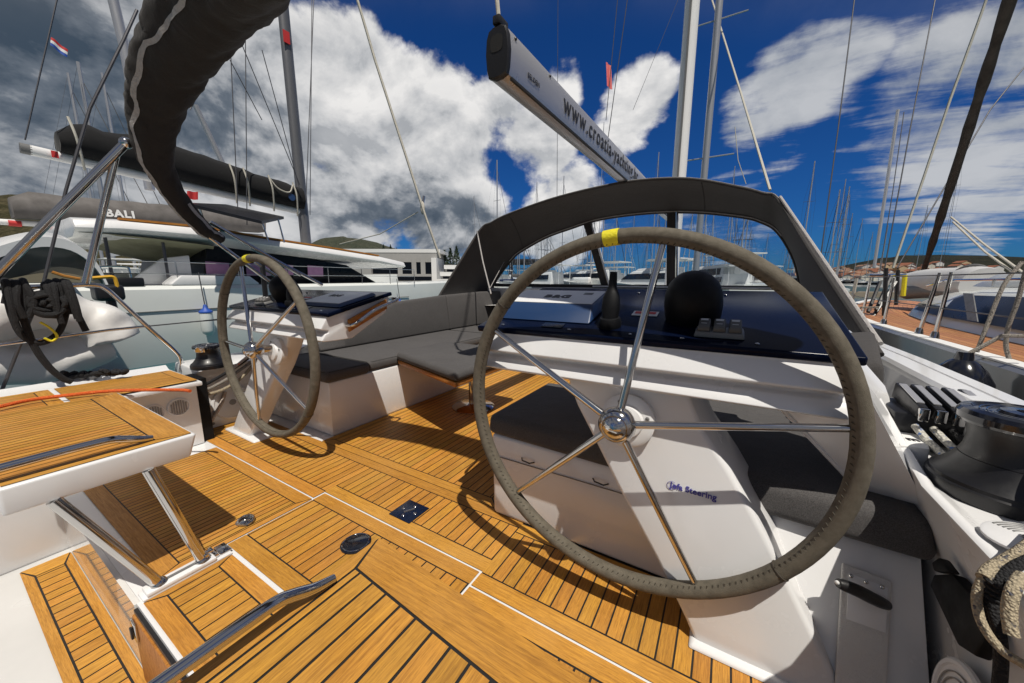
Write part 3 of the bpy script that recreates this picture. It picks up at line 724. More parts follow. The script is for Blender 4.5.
# front panel: three clear windows in canvas borders, raked forward a little
base = [(-1.76,3.52,.93),(1.82,3.52,.93)]
zt = lambda x: max(.95, [lerp(i2[k],i2[k+1],((x-i2[k].x)/(i2[k+1].x-i2[k].x)))[2] for k in range(len(i2)-1) if (i2[k].x-x)*(i2[k+1].x-x) <= 0 and abs(i2[k+1].x-i2[k].x) > 1e-6][0])
def pane(x0, x1):
    xs = [x0+(x1-x0)*k/14 for k in range(15)]
    q = MB(); top = [(x,3.50,zt(x)-.005) for x in xs]; bot = [(x,3.52,.955) for x in xs]
    q.loft([bot, [lerp(a,c,.5)+V((0,.03,0)) for a, c in zip(bot, top)], top], closed=False); q.build('window', CLEAR, dg)
pane(-1.70,-.33); pane(-.14,.60); pane(.69,1.76)
for (xa, xb) in ((-.36,-.10),(.615,.665)):
    q = MB(); q.hexa([(xa-.05,3.485,zt(xa)),(xa+.045,3.485,zt(xa)),(xa+.045,3.505,zt(xa)),(xa-.05,3.505,zt(xa))][::-1],[(xb-.05,3.505,.95),(xb+.045,3.505,.95),(xb+.045,3.525,.95),(xb-.05,3.525,.95)]); q.build('window_post', CANVAS2, dg, bevel=.005)
    q = MB(); q.tube([(xa+.055,3.47,zt(xa)-.01),(xb+.055,3.49,.95)], .015, 8); q.build('frame_tube', CHROME, dg)
q = MB(); q.box(-1.76,1.82,3.50,3.55,.915,.958); q.build('window_sill', CANVAS2, dg, bevel=.01)
q = MB(); q.box(-.25,1.70,3.46,3.498,.925,.945); q.build('grab_rail', WHITE, dg, bevel=.008)

# ================================================================== MAST AND BOOM
bm_ = thing('boom', 'bare pale grey boom with black end cap and web address, overhead', 'boom', (.3,3.4,2.05))
E0 = V((.205,.60,2.052)); E1 = V((.30,6.27,2.10)); dv = (E1-E0).normalized(); sd = V((1,0,0)); sd = (sd-dv*sd.dot(dv)).normalized(); uv = sd.cross(dv)
prof = [(x_*1.0, z_*.92) for x_, z_ in [(-.058,-.075),(-.05,-.105),(-.02,-.118),(.02,-.118),(.05,-.105),(.058,-.075),(.064,0),(.058,.07),(.045,.105),(.02,.117),(-.02,.117),(-.045,.105),(-.058,.07),(-.064,0)]]
b = MB(); b.loft([[E0+dv*k+sd*x+uv*z for x,z in prof] for k in (0,.4,1,2,3,4,(E1-E0).length)]); b.build('spar', ALU, bm_, angle=30)
b = MB(); b.loft([[E0+dv*k+sd*x*q+uv*z*q for x,z in prof] for k,q in ((.001,1.02),(-.016,1.02),(-.024,.95))]); ec = b.build('end_cap', BLACKP, bm_, angle=30)
b = MB(); b.loft([[E0-dv*.0245+sd*x*.55+uv*(z*.33+.035) for x,z in prof], [E0-dv*.026+sd*x*.55+uv*(z*.33+.035) for x,z in prof]]); b.build('sheave_box', CAULK, ec)
b = MB(); b.box(E0.x-.02,E0.x+.02,E0.y-.03,E0.y+.05,E0.z+.112,E0.z+.15); b.build('topping_lift_tang', BLACKP, ec, bevel=.006)
b = MB(); b.loft([[E0+dv*k+sd*.052-uv*.108+V((q*.006,0,w*.006)) for q,w in ((-1,-1),(1,-1),(1,1),(-1,1))] for k in (.02,5.6)]); b.build('groove', CAULK, bm_)
tx = sd*.0645
text('lettering', 'www.croatia-yachting.hr', .158, E0+dv*.60+sd*.0655-uv*.045, dv, uv, INK, bm_, bold=.002, space=1.20)
text('emblem', 'SELDEN', .034, E0+dv*.16+sd*.0648-uv*.045, dv, uv, INK, bm_, bold=.0004, space=1.1)
b = MB()
for k in (.05,.42): b.ball(E0+dv*k+sd*.058+uv*.07, .008, 8, 6)
b.build('rivets', BLACKP, bm_)
tl = MB(); tl.tube([E0+V((0,-.005,.145)), E0+V((-.02,-.01,.35)), E0+V((.02,0,.9)), E0+V((.08,1.2,6))], .010, 8)
tag(tl.build('topping_lift', SHROUD), 'cream topping lift line rising from the boom end cap', 'rope')
ms = thing('mast', 'broad white mast behind the sprayhood top that carries the boom', 'mast', (.385,6.42,.9))
b = MB(); b.loft([[(.29+.115*math.cos(a),6.46+.165*math.sin(a),z) for a in [2*math.pi*i/20 for i in range(20)]] for z in (.80,6,13,18)]); b.build('mast_tube', ALUW, ms)
for z in (6.5,11.5):
    b = MB(); b.tube([(-1.0,6.35,z+.1),(.29,6.46,z),(1.6,6.35,z+.1)], .03, 8); b.build('spreader', ALUW, ms)
b = MB(); b.box(.275,.305,6.275,6.288,1.9,17); b.build('sail_track', GREYP, ms)

# ================================================================== BIMINI (folded)
bi = thing('folded_bimini', 'folded black bimini roll with pale zip on bent steel tubes, top left', 'bimini', (-1.8,.3,.4))
ctrl = [((222,240),-1.765,.030),((212,234),-1.755,.040),((200,226),-1.74,.048),((172,192),-1.69,.058),((154,152),-1.61,.078),((157,100),-1.47,.115),((184,44),-1.18,.150),((232,-14),-.72,.155),((290,-78),-.15,.14),((370,-78),.3,.16)]
cp_ = [on(p[0],p[1],'x',x) for p,x,_ in ctrl]
far = [V((.75,-.33,1.74)),V((1.25,-.45,1.95)),V((1.62,-.1,1.55)),V((1.78,.3,1.1))]
cp_ = cp_[:9] + [V((.45,-.05,2.24)),V((1.0,-.03,2.20)),V((1.42,-.10,2.0)),V((1.66,-.15,1.65))]
rads = [c[2] for c in ctrl[:9]] + [.11,.10,.09,.06]
path = spline(cp_, 16); rad = []
for i in range(len(cp_)-1):
    for j in range(16): rad.append(rads[i]*(1-j/16)+rads[i+1]*j/16)
rad.append(rads[-1])
NS = 56
b = MB(); b.tube(path, rad, NS)
for i, p in enumerate(b.v):                      # soft canvas folds running along the roll
    k = i//NS; j = i % NS; a = 2*math.pi*j/NS
    ca, sa = math.cos(a), math.sin(a)
    w_ = .06*math.sin(3*a+k*.07)+.09*mnoise.noise(V((k*.10,ca*1.6,sa*1.6)))+.085*abs(mnoise.noise(V((k*.33,ca*1.3,sa*1.3+4))))+.055*mnoise.noise(V((k*.55,ca*3.2,sa*3.2)))-.06*abs(math.sin(k*.26+1.2*math.sin(2*a)))**8
    b.v[i] = p + (p-path[min(k,len(path)-1)])*w_
roll = b.build('canvas_roll', CANVAS, bi, angle=80)
# zip tape along the roll
def surf(k, a):                                   # point on the roll's skin
    n_ = NS; base_ = k*n_; q = (a % (2*math.pi))/(2*math.pi)*n_; j = int(q) % n_; f = q-int(q)
    v0 = b.v[base_+j]; v1 = b.v[base_+(j+1) % n_]; p = v0*(1-f)+v1*f
    return p + (p-path[k]).normalized()*.004
best = []
for k in range(0, 134):
    bi_ = max(range(NS), key=lambda j: (b.v[k*NS+j]-path[k]).normalized().dot((EYE-path[k]).normalized()))
    best.append(bi_)
for ZOFF, K0, K1 in ((-.78, 6, 134), (.95, 4, 44)):
  z = MB(); L = []; Rr = []
  for k in range(K0, K1, 1):
    a0 = 2*math.pi*best[64]/NS
    a = a0 + .10*math.sin(k*.26) + .06*math.sin(k*.6) + ZOFF
    w_ = .0115/max(rad[k], .05)
    L.append(surf(k, a-w_)); Rr.append(surf(k, a+w_))
  z.loft([L, Rr], closed=False); z.build('zip', ZIP, roll, recalc=False)
# steel frame
foot = V((-1.80,.675,.90))
b = MB()
q1 = [on(255,262,'x',-1.79),on(300,290,'x',-1.80)]
b.tube([q1[0]+V((0,0,.0)), q1[1]+V((0,0,-.02))], .0135, 10); b.build('frame_tube', CHROME, bi)
b = MB(); b.tube([on(252,248,'x',-1.79), on(322,285,'x',-1.82)], .0135, 10); b.build('frame_tube', CHROME, bi)
b = MB(); b.tube([on(210,222,'x',-1.76), on(300,275,'x',-1.81)], .0135, 10); b.build('frame_tube', CHROME, bi)
b = MB(); b.tube([on(208,236,'x',-1.75), on(278,288,'x',-1.79)], .0135, 10); b.build('frame_tube', CHROME, bi)
b = MB(); b.tube([on(126,143,'x',-1.66), on(0,270,'x',-1.80), on(-60,330,'x',-1.86)], .0205, 14); b.build('strut', CHROME, bi)
b = MB(); b.tube([on(116,154,'x',-1.68), on(86,283,'x',-1.80)], .0165, 14); b.build('strut', CHROME, bi)
b = MB(); b.ball(on(126,143,'x',-1.66), (.03,.03,.03), 12, 8); b.build('joint', CHROME, bi)
b = MB(); b.tube([on(262,262,'x',-1.79)+V((0,0,.01)), on(266,300,'x',-1.80)], .018, 10); b.build('pivot_bracket', BLACKP, bi)

# ================================================================== PUSHPIT RAIL (port quarter)
pp = thing('pushpit_rail', 'polished steel stern rail on the port quarter behind the helm seat', 'rail', (-1.95,-.5,.42))
xx = -1.93
b = MB(); b.tube(spline([on(-60,292,'x',xx),on(0,288,'x',xx),on(60,286,'x',xx),on(94,285,'x',xx),on(106,289,'x',xx),on(120,301,'x',xx),on(150,329,'x',xx),on(176,352,'x',xx),on(181,362,'x',xx),on(181,372,'x',xx)],6), .0125, 12); b.build('top_rail', CHROME, pp)
b = MB(); b.tube([on(-60,350,'x',xx),on(0,345,'x',xx),on(110,330,'x',xx),on(150,326,'x',xx)], .008, 10); b.build('middle_rail', CHROME, pp)

b = MB(); b.tube([on(137,10,'x',-1.95),on(124,39,'x',-1.95),on(90,108,'x',-1.97),on(66,190,'x',-1.99),on(42,290,'x',-2.0),on(2,390,'x',-2.02)], .0075, 8)
tag(b.build('backstay', WIRE), 'dark backstay wire slanting in front of the black coil at the far left', 'wire')
lf = MB(); lf.tube([on(190,322,'x',-1.93),on(440,303,'x',-2.0)], .004, 6); tag(lf.build('lifeline', WIRE), 'thin steel lifeline running forward from the port stern rail', 'wire')
dv_ = MB()
dv_.tube([on(150,326,'x',-1.93), on(232,318,'x',-1.95)], .004, 6)
tag(dv_.build('lifeline', WIRE), 'short lower lifeline behind the far steering wheel', 'wire')

# black mooring rope hung over the rail
coil = thing('rope_coil', 'thick black mooring rope coiled and hung over the stern rail', 'rope', (-1.9,-.6,.9))
rng = random.Random(3)
cl = MB(); xk = -1.87
def bundle(c0, c1, n_, r_, seed):
    rg_ = random.Random(seed)
    for k in range(n_):
        px_ = c0[0]+(c1[0]-c0[0])*k/(n_-1); py_ = c0[1]+rg_.uniform(-2,2)
        p = on(px_, py_, 'x', xk+rg_.uniform(-.015,.02))
        L_ = rg_.uniform(.13,.19); w2 = rg_.uniform(.03,.05)
        cl.tube(spline([p+V((.045,rg_.uniform(-.02,.02),-L_)),p+V((.05,rg_.uniform(-.015,.015),-L_*.5)),p+V((.032,0,.004)),p+V((-.008,.0,.026)),p+V((-w2,0,0)),p+V((-w2-.01,rg_.uniform(-.02,.02),-L_*.6))],5), r_, 9)
bundle((6,287),(24,287),6,.0135,1); bundle((46,287),(68,287),7,.0135,2)
cl.build('hanging_turns', BROPE, coil)
cl = MB(); ctr = on(46,300,'x',-1.83)
for k in range(6):
    pts = []
    for i in range(16):
        a = 2*math.pi*i/16
        pts.append(ctr+V((.012*(k % 3)+.006*math.sin(3*a+k), (.078-.012*k+.004*math.sin(2*a+k))*math.cos(a), -.015+(.055-.0075*k)*math.sin(a))))
    cl.tube(spline(pts,4,True), .0115, 9, closed=True)
cl.tube(spline([ctr+V((.02,-.05,-.05)),ctr+V((.03,-.02,-.075)),ctr+V((.03,.02,-.075)),ctr+V((.02,.05,-.045))],5), .016, 9)
cl.build('wrapped_turns', BROPE, coil)
cl = MB()
A = lambda px,py,x=-1.86: on(px,py,'x',x)
cl.tube(spline([A(6,290),A(12,315),A(22,335),A(40,343),A(58,333),A(66,312),A(68,292)],7), .0145, 9)
cl.tube(spline([A(14,292),A(24,320),A(34,346),A(48,366),A(62,378),A(72,382)],7), .0145, 9)
cl.tube(spline([A(66,296),A(76,312),A(86,331)],7), .0145, 9)
cl.build('loop', BROPE, coil)
b = MB(); b.tube(spline([A(40,322,-1.84),A(50,328,-1.84),A(57,336,-1.84),A(52,341,-1.84),A(44,338,-1.84)],5), .0055, 8); tag(b.build('yellow_cord', YELLOW), 'yellow cord end hanging under the black rope coil', 'rope')
dr_ = MB(); rng = random.Random(5)
pts = []
for i in range(40):
    t = i/39; p = on(62+t*62,378-t*4,'z',.445)
    pts.append(p+V((rng.uniform(-.03,.03), rng.uniform(-.02,.02), rng.uniform(0,.03))))
dr_.tube(spline(pts,4), .012, 8); tag(dr_.build('mooring_rope', BROPE), 'loose black mooring rope heaped on the port ledge', 'rope')
b = MB(); pts = [(-10,409),(30,400),(70,395),(110,391),(150,390),(180,390),(190,391)]
b.tube(spline([on(x,y,'z',.44) for x,y in pts],5), .0085, 8); tag(b.build('orange_cord', OROPE), 'bright orange cord stretched across the far helm seat', 'rope')
# sheets beside the port winch
for nm, pts, m_, lab in (('sheet_rope', [(193,394),(208,389),(224,381),(240,370),(258,357)], GROPE, 'grey sheet leading aft from behind the far wheel'),
                        ('sheet_rope', [(192,389),(208,383),(224,374),(240,364),(256,352)], BROPE, 'black sheet leading aft from behind the far wheel'),
                        ('sheet_rope', [(188,398),(204,395),(222,390),(240,379),(254,364)], CROPE, 'cream sheet running beside the black one to the far wheel')):
    b = MB(); b.tube(spline([on(x,y,'x',-1.615) for x,y in pts],5), .0105, 9); tag(b.build(nm, m_), lab, 'rope')
b = MB(); b.tube(spline([on(x,y,'x',-1.60) for x,y in [(252,353),(242,361),(231,370)]],5), .009, 9)
tag(b.build('marked_rope', RWROPE), 'short red and white rope piece at the port winch', 'rope')
b = MB(); b.tube(spline([on(x,y,'x',-1.70) for x,y in [(194,396),(196,408),(199,419),(203,426),(209,424),(216,413),(222,402),(225,392)]],6), .0115, 9); tag(b.build('marked_rope', RWROPE), 'red and white rope hanging in a loop on the port wall', 'rope')
b = MB(); b.tube(spline([on(x,y,'x',-1.70) for x,y in [(192,398),(193,412),(196,424),(199,430)]],6), .0105, 9); tag(b.build('marked_rope', RWROPE), 'red and white rope end dangling in the dark corner beside the speaker wall', 'rope')
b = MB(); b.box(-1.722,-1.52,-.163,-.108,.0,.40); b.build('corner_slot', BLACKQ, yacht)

# ================================================================== WINCHES
WINB = mat('winch_black', (.006,.006,.008), .36, coat=.05, var=.2, vscale=30)
def winch(c, k, label, handle=False):
    c = V(c); t = thing('winch', label, 'winch', c)
    b = MB(); b.lathe([(.119*k,0),(.120*k,.004*k),(.120*k,.026*k),(.116*k,.029*k),(.115*k,.036*k),(.108*k,.041*k),(.097*k,.053*k),(.087*k,.067*k),(.080*k,.080*k)], c, n=64); b.build('base', WINB, t, angle=24)
    b = MB(); b.lathe([(.079*k,.081*k),(.074*k,.095*k),(.072*k,.120*k),(.075*k,.140*k),(.080*k,.150*k)], c, n=64)
    b.build('drum', mat('drum_black', (.010,.010,.012), .38, metal=.0, var=.25, vscale=40, bump=.06, bscale=500), t)
    b = MB(); b.lathe([(.080*k,.150*k),(.090*k,.154*k),(.093*k,.160*k),(.093*k,.172*k),(.088*k,.180*k),(.074*k,.183*k),(.070*k,.178*k),(.040*k,.178*k),(.036*k,.184*k),(.016*k,.185*k),(.014*k,.176*k),(0,.176*k)], c, n=64); b.build('self_tailer', BLACKG, t, angle=24)
    b = MB(); b.hexa([c+V((.05*k,-.095*k,.135*k)),c+V((.085*k,-.075*k,.135*k)),c+V((.10*k,-.05*k,.135*k)),c+V((.05*k,-.06*k,.135*k))],[c+V((.05*k,-.105*k,.182*k)),c+V((.09*k,-.085*k,.182*k)),c+V((.10*k,-.05*k,.182*k)),c+V((.05*k,-.06*k,.182*k))]); b.build('feeder_arm', CHROME, t, bevel=.004)
    b = MB()
    for r_ in (.052,.062): b.tube([c+V((r_*k*math.cos(a),r_*k*math.sin(a),.180*k)) for a in [2*math.pi*i/40 for i in range(40)]], .0012, 5, closed=True)
    b.build('ring', CHROME, t)
winch((1.780,.158,.5505), 1.02, 'big black winch on the near starboard coaming')
winch((-1.70,-.02,.428), .84, 'black winch on the far port coaming')

# rope clutches in front of the starboard winch
CX, CY = .030, -.015
rc = thing('rope_clutches', 'bank of black rope clutches with steel lever tops beside the near winch', 'rope clutch', (1.72,.42,.60))
b = MB(); b.box(1.645,1.83,.345,.505,.575,.655); b.build('housing', BLACKP, rc, bevel=.006)
for k in range(5):
    x = 1.690+k*.031
    b = MB(); b.hexa([(x-.0112,.335,.650),(x+.0112,.335,.650),(x+.0112,.50,.659),(x-.0112,.50,.659)],[(x-.0102,.325,.682),(x+.0102,.325,.682),(x+.0102,.49,.708),(x-.0102,.49,.708)]); lv = b.build('lever', BLACKP, rc, bevel=.005)
    b = MB(); b.hexa([(x-.0075,.345,.6865),(x+.0075,.345,.6865),(x+.0075,.47,.7063),(x-.0075,.47,.7063)],[(x-.0075,.345,.689),(x+.0075,.345,.689),(x+.0075,.47,.7088),(x-.0075,.47,.7088)]); b.build('steel_inlay', ALU, lv)
    b = MB(); b.box(x-.0105,x+.0105,.312,.326,.645,.680); b.build('lever_end', CHROME, lv, bevel=.004)
    b = MB(); b.lathe([(.010,0),(.010,.006),(0,.008)], (x,.3595,.622), (0,-1,0), 14); b.build('rope_port', CHROME, rc)
b = MB(); b.tube(spline([(1.688,.345,.622),(1.696,.285,.604),(1.708,.205,.590),(1.712,.175,.588)],5), .0085, 9); tag(b.build('control_line', BWROPE), 'blue flecked white line from the first clutch, the inboard one', 'rope')
b = MB(); b.tube(spline([(1.722,.345,.622),(1.730,.285,.606),(1.740,.235,.592),(1.744,.22,.590)],5), .0085, 9); tag(b.build('control_line', BWROPE), 'blue flecked white line from the second clutch, next to the winch', 'rope')
b = MB(); b.tube(spline([(1.756,.345,.622),(1.766,.285,.608),(1.780,.235,.594)],5), .0085, 9); tag(b.build('control_line', BROPE), 'black line from the third clutch behind the winch', 'rope')
lb_ = thing('deck_label', 'white deck label with black letters below the rope clutches', 'label', (1.65,.25,.575))
b = MB(); LZ = .600; lq = [on(px_,py_,'z',LZ) for px_,py_ in ((900,445),(930,449),(918,411),(890,409))]; b.hexa([p+V((0,0,-.06)) for p in lq], lq); b.build('plate', WHITE, lb_, bevel=.003)
lx = (lq[1]-lq[0]).normalized(); ly = (lq[3]-lq[0]).normalized()
text('lettering', 'AFT', .034, on(897,429,'z',LZ+.001), lx, ly, INK, lb_, bold=.0010)
text('lettering', 'm', .032, on(908,440,'z',LZ+.001), lx, ly, INK, lb_, bold=.0010)

# rope bundle hanging from the starboard coaming
for lab, pts, r_, m_ in (('thick cream rope laid over the coaming edge at the right frame edge', [(1060,520,1.72),(1024,549,1.66),(1004,561,1.635),(990,569,1.615),(983,578,1.602)], .0082, CROPE),
                        ('cream flecked rope falling in a long bight at the right', [(984,576,1.605),(977,594,1.598),(979,615,1.597),(988,634,1.60),(1004,652,1.61),(1030,668,1.62)], .0060, CROPE),
                        ('black rope turn tied around the cream ropes at the right', [(1060,545,1.70),(1024,562,1.652),(1004,574,1.628),(994,586,1.616),(993,606,1.614),(999,632,1.618),(1001,660,1.622),(998,700,1.625)], .0076, BROPE),
                        ('stiff cream rope end with black flecks hanging beside the black turn', [(1022,576,1.63),(1013,590,1.612),(1009,612,1.606),(1012,636,1.606)], .0078, CROPE)):
    b = MB(); b.tube(spline([on(x_,y_,'x',xx_) for x_,y_,xx_ in pts],7), r_, 11); tag(b.build('hanging_rope', m_), lab, 'rope')
b = MB()
c_ = on(995,590,'x',1.616)
for k in range(7): b.tube([c_+V((0,0,.016-k*.008))+V((math.cos(a)*.0115,math.sin(a)*.0115,.003*math.sin(a))) for a in [2*math.pi*i/14 for i in range(14)]], .0035, 6, closed=True)
tag(b.build('rope_whipping', BROPE), 'black whipping wound round the hanging rope bundle', 'rope')

# ================================================================== SETTING: WATER, SHORE, HILLS
b = MB(); b.quad((-4000,-600,WATER),(4000,-600,WATER),(4000,6000,WATER),(-4000,6000,WATER))
wm = bpy.data.materials.new('sea'); wm.use_nodes = True; t = NT(wm.node_tree); bs = t.n['Principled BSDF']
tc = t.new('ShaderNodeTexCoord')
bs.inputs['Roughness'].default_value = .06; bs.inputs['IOR'].default_value = 1.33
t.set(bs.inputs['Base Color'], t.mix(t.maprange(t.noise(tc.outputs['Object'], .6, 4, .6), .35, .65), rgba((.006,.055,.075)), rgba((.015,.10,.115))))
bp = t.new('ShaderNodeBump'); bp.inputs['Strength'].default_value = .5; bp.inputs['Distance'].default_value = .06
t.set(bp.inputs['Height'], t.noise(tc.outputs['Object'], 3.0, 4, .6, .5)); t.set(bs.inputs['Normal'], bp.outputs[0])
struct(b.build('water', wm, smooth=False))

def hill_mat(name, a, c, sc_=.05):
    ma = bpy.data.materials.new(name); ma.use_nodes = True; t = NT(ma.node_tree); b = t.n['Principled BSDF']
    tc = t.new('ShaderNodeTexCoord'); o = tc.outputs['Object']
    n = t.noise(o, sc_, 8, .7); n2 = t.noise(o, sc_*6, 5, .7)
    col = t.mix(t.maprange(n, .38, .62), rgba(a), rgba(c))
    col = t.mix(t.maprange(n2, .45, .6, 0, .7), col, rgba([x*.45 for x in a]))
    t.set(b.inputs['Base Color'], col); b.inputs['Roughness'].default_value = .95; b.inputs['Specular IOR Level'].default_value = .1
    bp = t.new('ShaderNodeBump'); bp.inputs['Strength'].default_value = 1; bp.inputs['Distance'].default_value = 3
    t.set(bp.inputs['Height'], n2); t.set(b.inputs['Normal'], bp.outputs[0])
    return ma
HILL = hill_mat('scrub_hill', (.017,.020,.014), (.036,.036,.024))
HILL2 = hill_mat('olive_hill', (.045,.043,.020), (.105,.088,.050))
HILL3 = hill_mat('bare_hill', (.055,.065,.045), (.085,.085,.06))
def hill(name, ridge, D0, D1, ma, seed=0):
    """ridge = bearing points of the skyline; slope rises from the shore at depth D0 to the ridge at depth D1"""
    cols = []; pts = spline([V((p[0],p[1],0)) for p in ridge], 8)
    for i, p in enumerate(pts):
        top = at(p.x, p.y, D1); d = bearing(p.x, p.y); base = EYE + d*D0; base = V((base.x, base.y, WATER+.6))
        col = []
        for k in range(13):
            t = k/12; q = base*(1-t)+V((top.x,top.y,WATER+.6))*t
            h = (top.z-WATER)*(math.sin(t*math.pi/2)**1.15)
            h *= 1 + .10*math.sin(t*math.pi)*mnoise.noise(V((i*.25+seed, t*3, 0)))
            col.append(V((q.x, q.y, WATER+.6+h)))
        back = top + V((d.x,d.y,0))*60; back.z = WATER; col.append(back); cols.append(col)
    b = MB(); b.loft(cols, closed=False); o = b.build(name, ma, angle=80); struct(o); return cols
hcols = hill('hill', [(690,284),(740,280),(790,277),(820,271),(850,265),(880,260),(910,257),(960,256),(1010,258),(1060,262),(1110,272)], 330, 620, HILL, 1)
hill('hill', [(-90,208),(-50,202),(0,199),(30,200),(60,204),(85,212),(110,224),(140,240),(170,254),(200,266)], 210, 420, HILL2, 5)
hill('hill', [(250,262),(290,252),(330,240),(350,239),(370,243),(400,251),(440,262),(500,275),(560,281)], 330, 640, HILL3, 9)
# quay
b = MB()
p0 = at(330,284,118); p1 = at(620,282,150)
q0 = V((p0.x,p0.y,0)); q1 = V((p1.x,p1.y,0)); bk = (V((_fw.x,_fw.y,0)).normalized())*50
b.hexa([q0+V((0,0,WATER-1)),q1+V((0,0,WATER-1)),q1+bk+V((0,0,WATER-1)),q0+bk+V((0,0,WATER-1))],[q0+V((0,0,.2)),q1+V((0,0,.2)),q1+bk+V((0,0,.2)),q0+bk+V((0,0,.2))])
struct(b.build('quay', mat('quay_stone', (.36,.34,.31), .85, var=.3, vscale=.3)))
p0 = at(790,300,44); b = MB(); b.hexa([(p0.x-2,p0.y,WATER-.5),(p0.x+34,p0.y+16,WATER-.5),(p0.x+33,p0.y+18.4,WATER-.5),(p0.x-3,p0.y+2.4,WATER-.5)],[(p0.x-2,p0.y,-.25),(p0.x+34,p0.y+16,-.25),(p0.x+33,p0.y+18.4,-.25),(p0.x-3,p0.y+2.4,-.25)])
tag(b.build('pontoon', mat('pontoon_wood', (.30,.25,.19), .85, var=.3, vscale=.8)), 'pale floating pontoon across the teal water beyond the sprayhood', 'pontoon')

# ------------------------------------------------------------------ houses on the hillside
ROOFS = [mat('roof_tile', (.26,.095,.05), .85, var=.35, vscale=.4), mat('roof_tile_pale', (.30,.17,.11), .85, var=.3, vscale=.4)]
WALLS = [mat('house_wall', (.62,.58,.50), .85, var=.12, vscale=.2), mat('house_wall_ochre', (.55,.42,.26), .85, var=.12, vscale=.2), mat('house_wall_white', (.72,.71,.68), .85, var=.1, vscale=.2)]
WIN = mat('house_window', (.03,.035,.04), .25, var=.2)
rh = random.Random(11)
def house(p, w, d, h, rz, k):
    t = thing('house', 'small tiled roof house on the far hillside above the harbour', 'house', p, 'houses on the far hillside'); t.rotation_euler = (0,0,rz)
    wall = MB(); wall.box(-w/2,w/2,-d/2,d/2,-3,h); wall.add([(-w/2,-d/2,h),(-w/2,d/2,h),(-w/2,0,h+d*.22)],[(0,1,2)]); wall.add([(w/2,-d/2,h),(w/2,d/2,h),(w/2,0,h+d*.22)],[(0,1,2)])
    o = MBlocal(wall, 'wall', WALLS[k % 3], t)
    r_ = MB(); e = .35
    r_.loft([[(x,-d/2-e,h-.1),(x,0,h+d*.22+.18),(x,d/2+e,h-.1),(x,d/2+e,h-.3),(x,0,h+d*.22),(x,-d/2-e,h-.3)] for x in (-w/2-e,w/2+e)]); MBlocal(r_, 'roof', ROOFS[k % 2], t)
    for q in (-.26,.22):
        wn = MB(); z = 1.1 if h < 4.5 or q < 0 else 3.6
        wn.box(q*w-.7,q*w+.7,-d/2-.03,-d/2-.003,z,z+1.4); MBlocal(wn, 'window', WIN, t)
def MBlocal(mb, name, ma, parent):
    o = mb.build(name, ma, None, smooth=False); o.parent = parent; return o
for k in range(130):
    i = int(rh.uniform(5, 62)) if k % 3 else int(rh.uniform(22, 60)); i = min(i, len(hcols)-2); tt = rh.choice([0,0,0,1,1,2,2,3])+rh.random()
    j = int(tt); f = tt-j; g = rh.random()
    p = (hcols[i][j]*(1-f)+hcols[i][j+1]*f)*(1-g)+(hcols[i+1][j]*(1-f)+hcols[i+1][j+1]*f)*g
    s_ = rh.uniform(.75,1.3)
    house(p, 9*s_, 7.5*s_, rh.choice([3.2,5.6,5.8,6.2])*s_**.5, YAW*-1+R(rh.uniform(-70,70))*0+rh.uniform(-.5,.5)-.6, k)

# ------------------------------------------------------------------ marina buildings on the quay (left of the sprayhood)
CONC = mat('pale_render', (.36,.355,.345), .8, var=.12, vscale=.15)
mbd = thing('marina_building', 'long low white marina building with dark openings behind the cypress trees', 'building', at(400,282,150))
rt2 = V((_rt.x,_rt.y,0)).normalized(); fw2 = V((-rt2.y,rt2.x,0))
def slab_at(pxa, pxb, pya, pyb, D, depth):
    a = at(pxa, pyb, D); c = at(pxb, pyb, D); zt_ = at((pxa+pxb)/2, pya, D).z; zb_ = at((pxa+pxb)/2, pyb, D).z
    a2 = V((a.x,a.y,0)); c2 = V((c.x,c.y,0)); mb = MB(); e = fw2*depth
    Z = lambda p, z: V((p.x,p.y,z))
    mb.hexa([Z(a2,zb_),Z(c2,zb_),Z(c2+e,zb_),Z(a2+e,zb_)],[Z(a2,zt_),Z(c2,zt_),Z(c2+e,zt_),Z(a2+e,zt_)]); return mb
slab_at(318,437,251,262,150,18).build('upper_wall', CONC, mbd)
slab_at(318,440,249,252.5,149.2,19).build('parapet', WHITE, mbd)
slab_at(318,372,262,284,150,18).build('wall', CONC, mbd)
slab_at(432,437,258,284,149.5,18).build('wall', WHITE, mbd)
slab_at(372,432,258,274,151,12).build('dark_opening', GLASSD, mbd)
for x in (398,412,421): slab_at(x,x+4.5,258,274,150.6,1).build('panel', CONC, mbd)
slab_at(372,437,274,284,150,18).build('lower_wall', CONC, mbd)
slab_at(376,432,276.5,280.5,149.6,1).build('window_band', GLASSD, mbd)
tb2 = thing('terrace_building', 'white stepped terrace building right below the cypress trees beside the sprayhood', 'building', at(455,282,150))
for k,(a_,c_,y0,y1) in enumerate(((444,462,265,269),(440,470,272,276),(436,476,279,283))):
    slab_at(a_,c_,y0,y1,146-k*2,14).build('terrace', WHITE, tb2); slab_at(a_+1,c_-1,y1,y1+3.5,147-k*2,12).build('recess', CONC, tb2)
    slab_at(a_+3,c_-3,y1+.6,y1+3.0,146.6-k*2,1).build('window', GLASSD, tb2)
TERR = mat('bark', (.05,.035,.02), .9, var=.3)
LEAF = mat('cypress_leaf', (.022,.045,.018), .9, var=.4, vscale=.8, island=.4)
rt3 = random.Random(21)
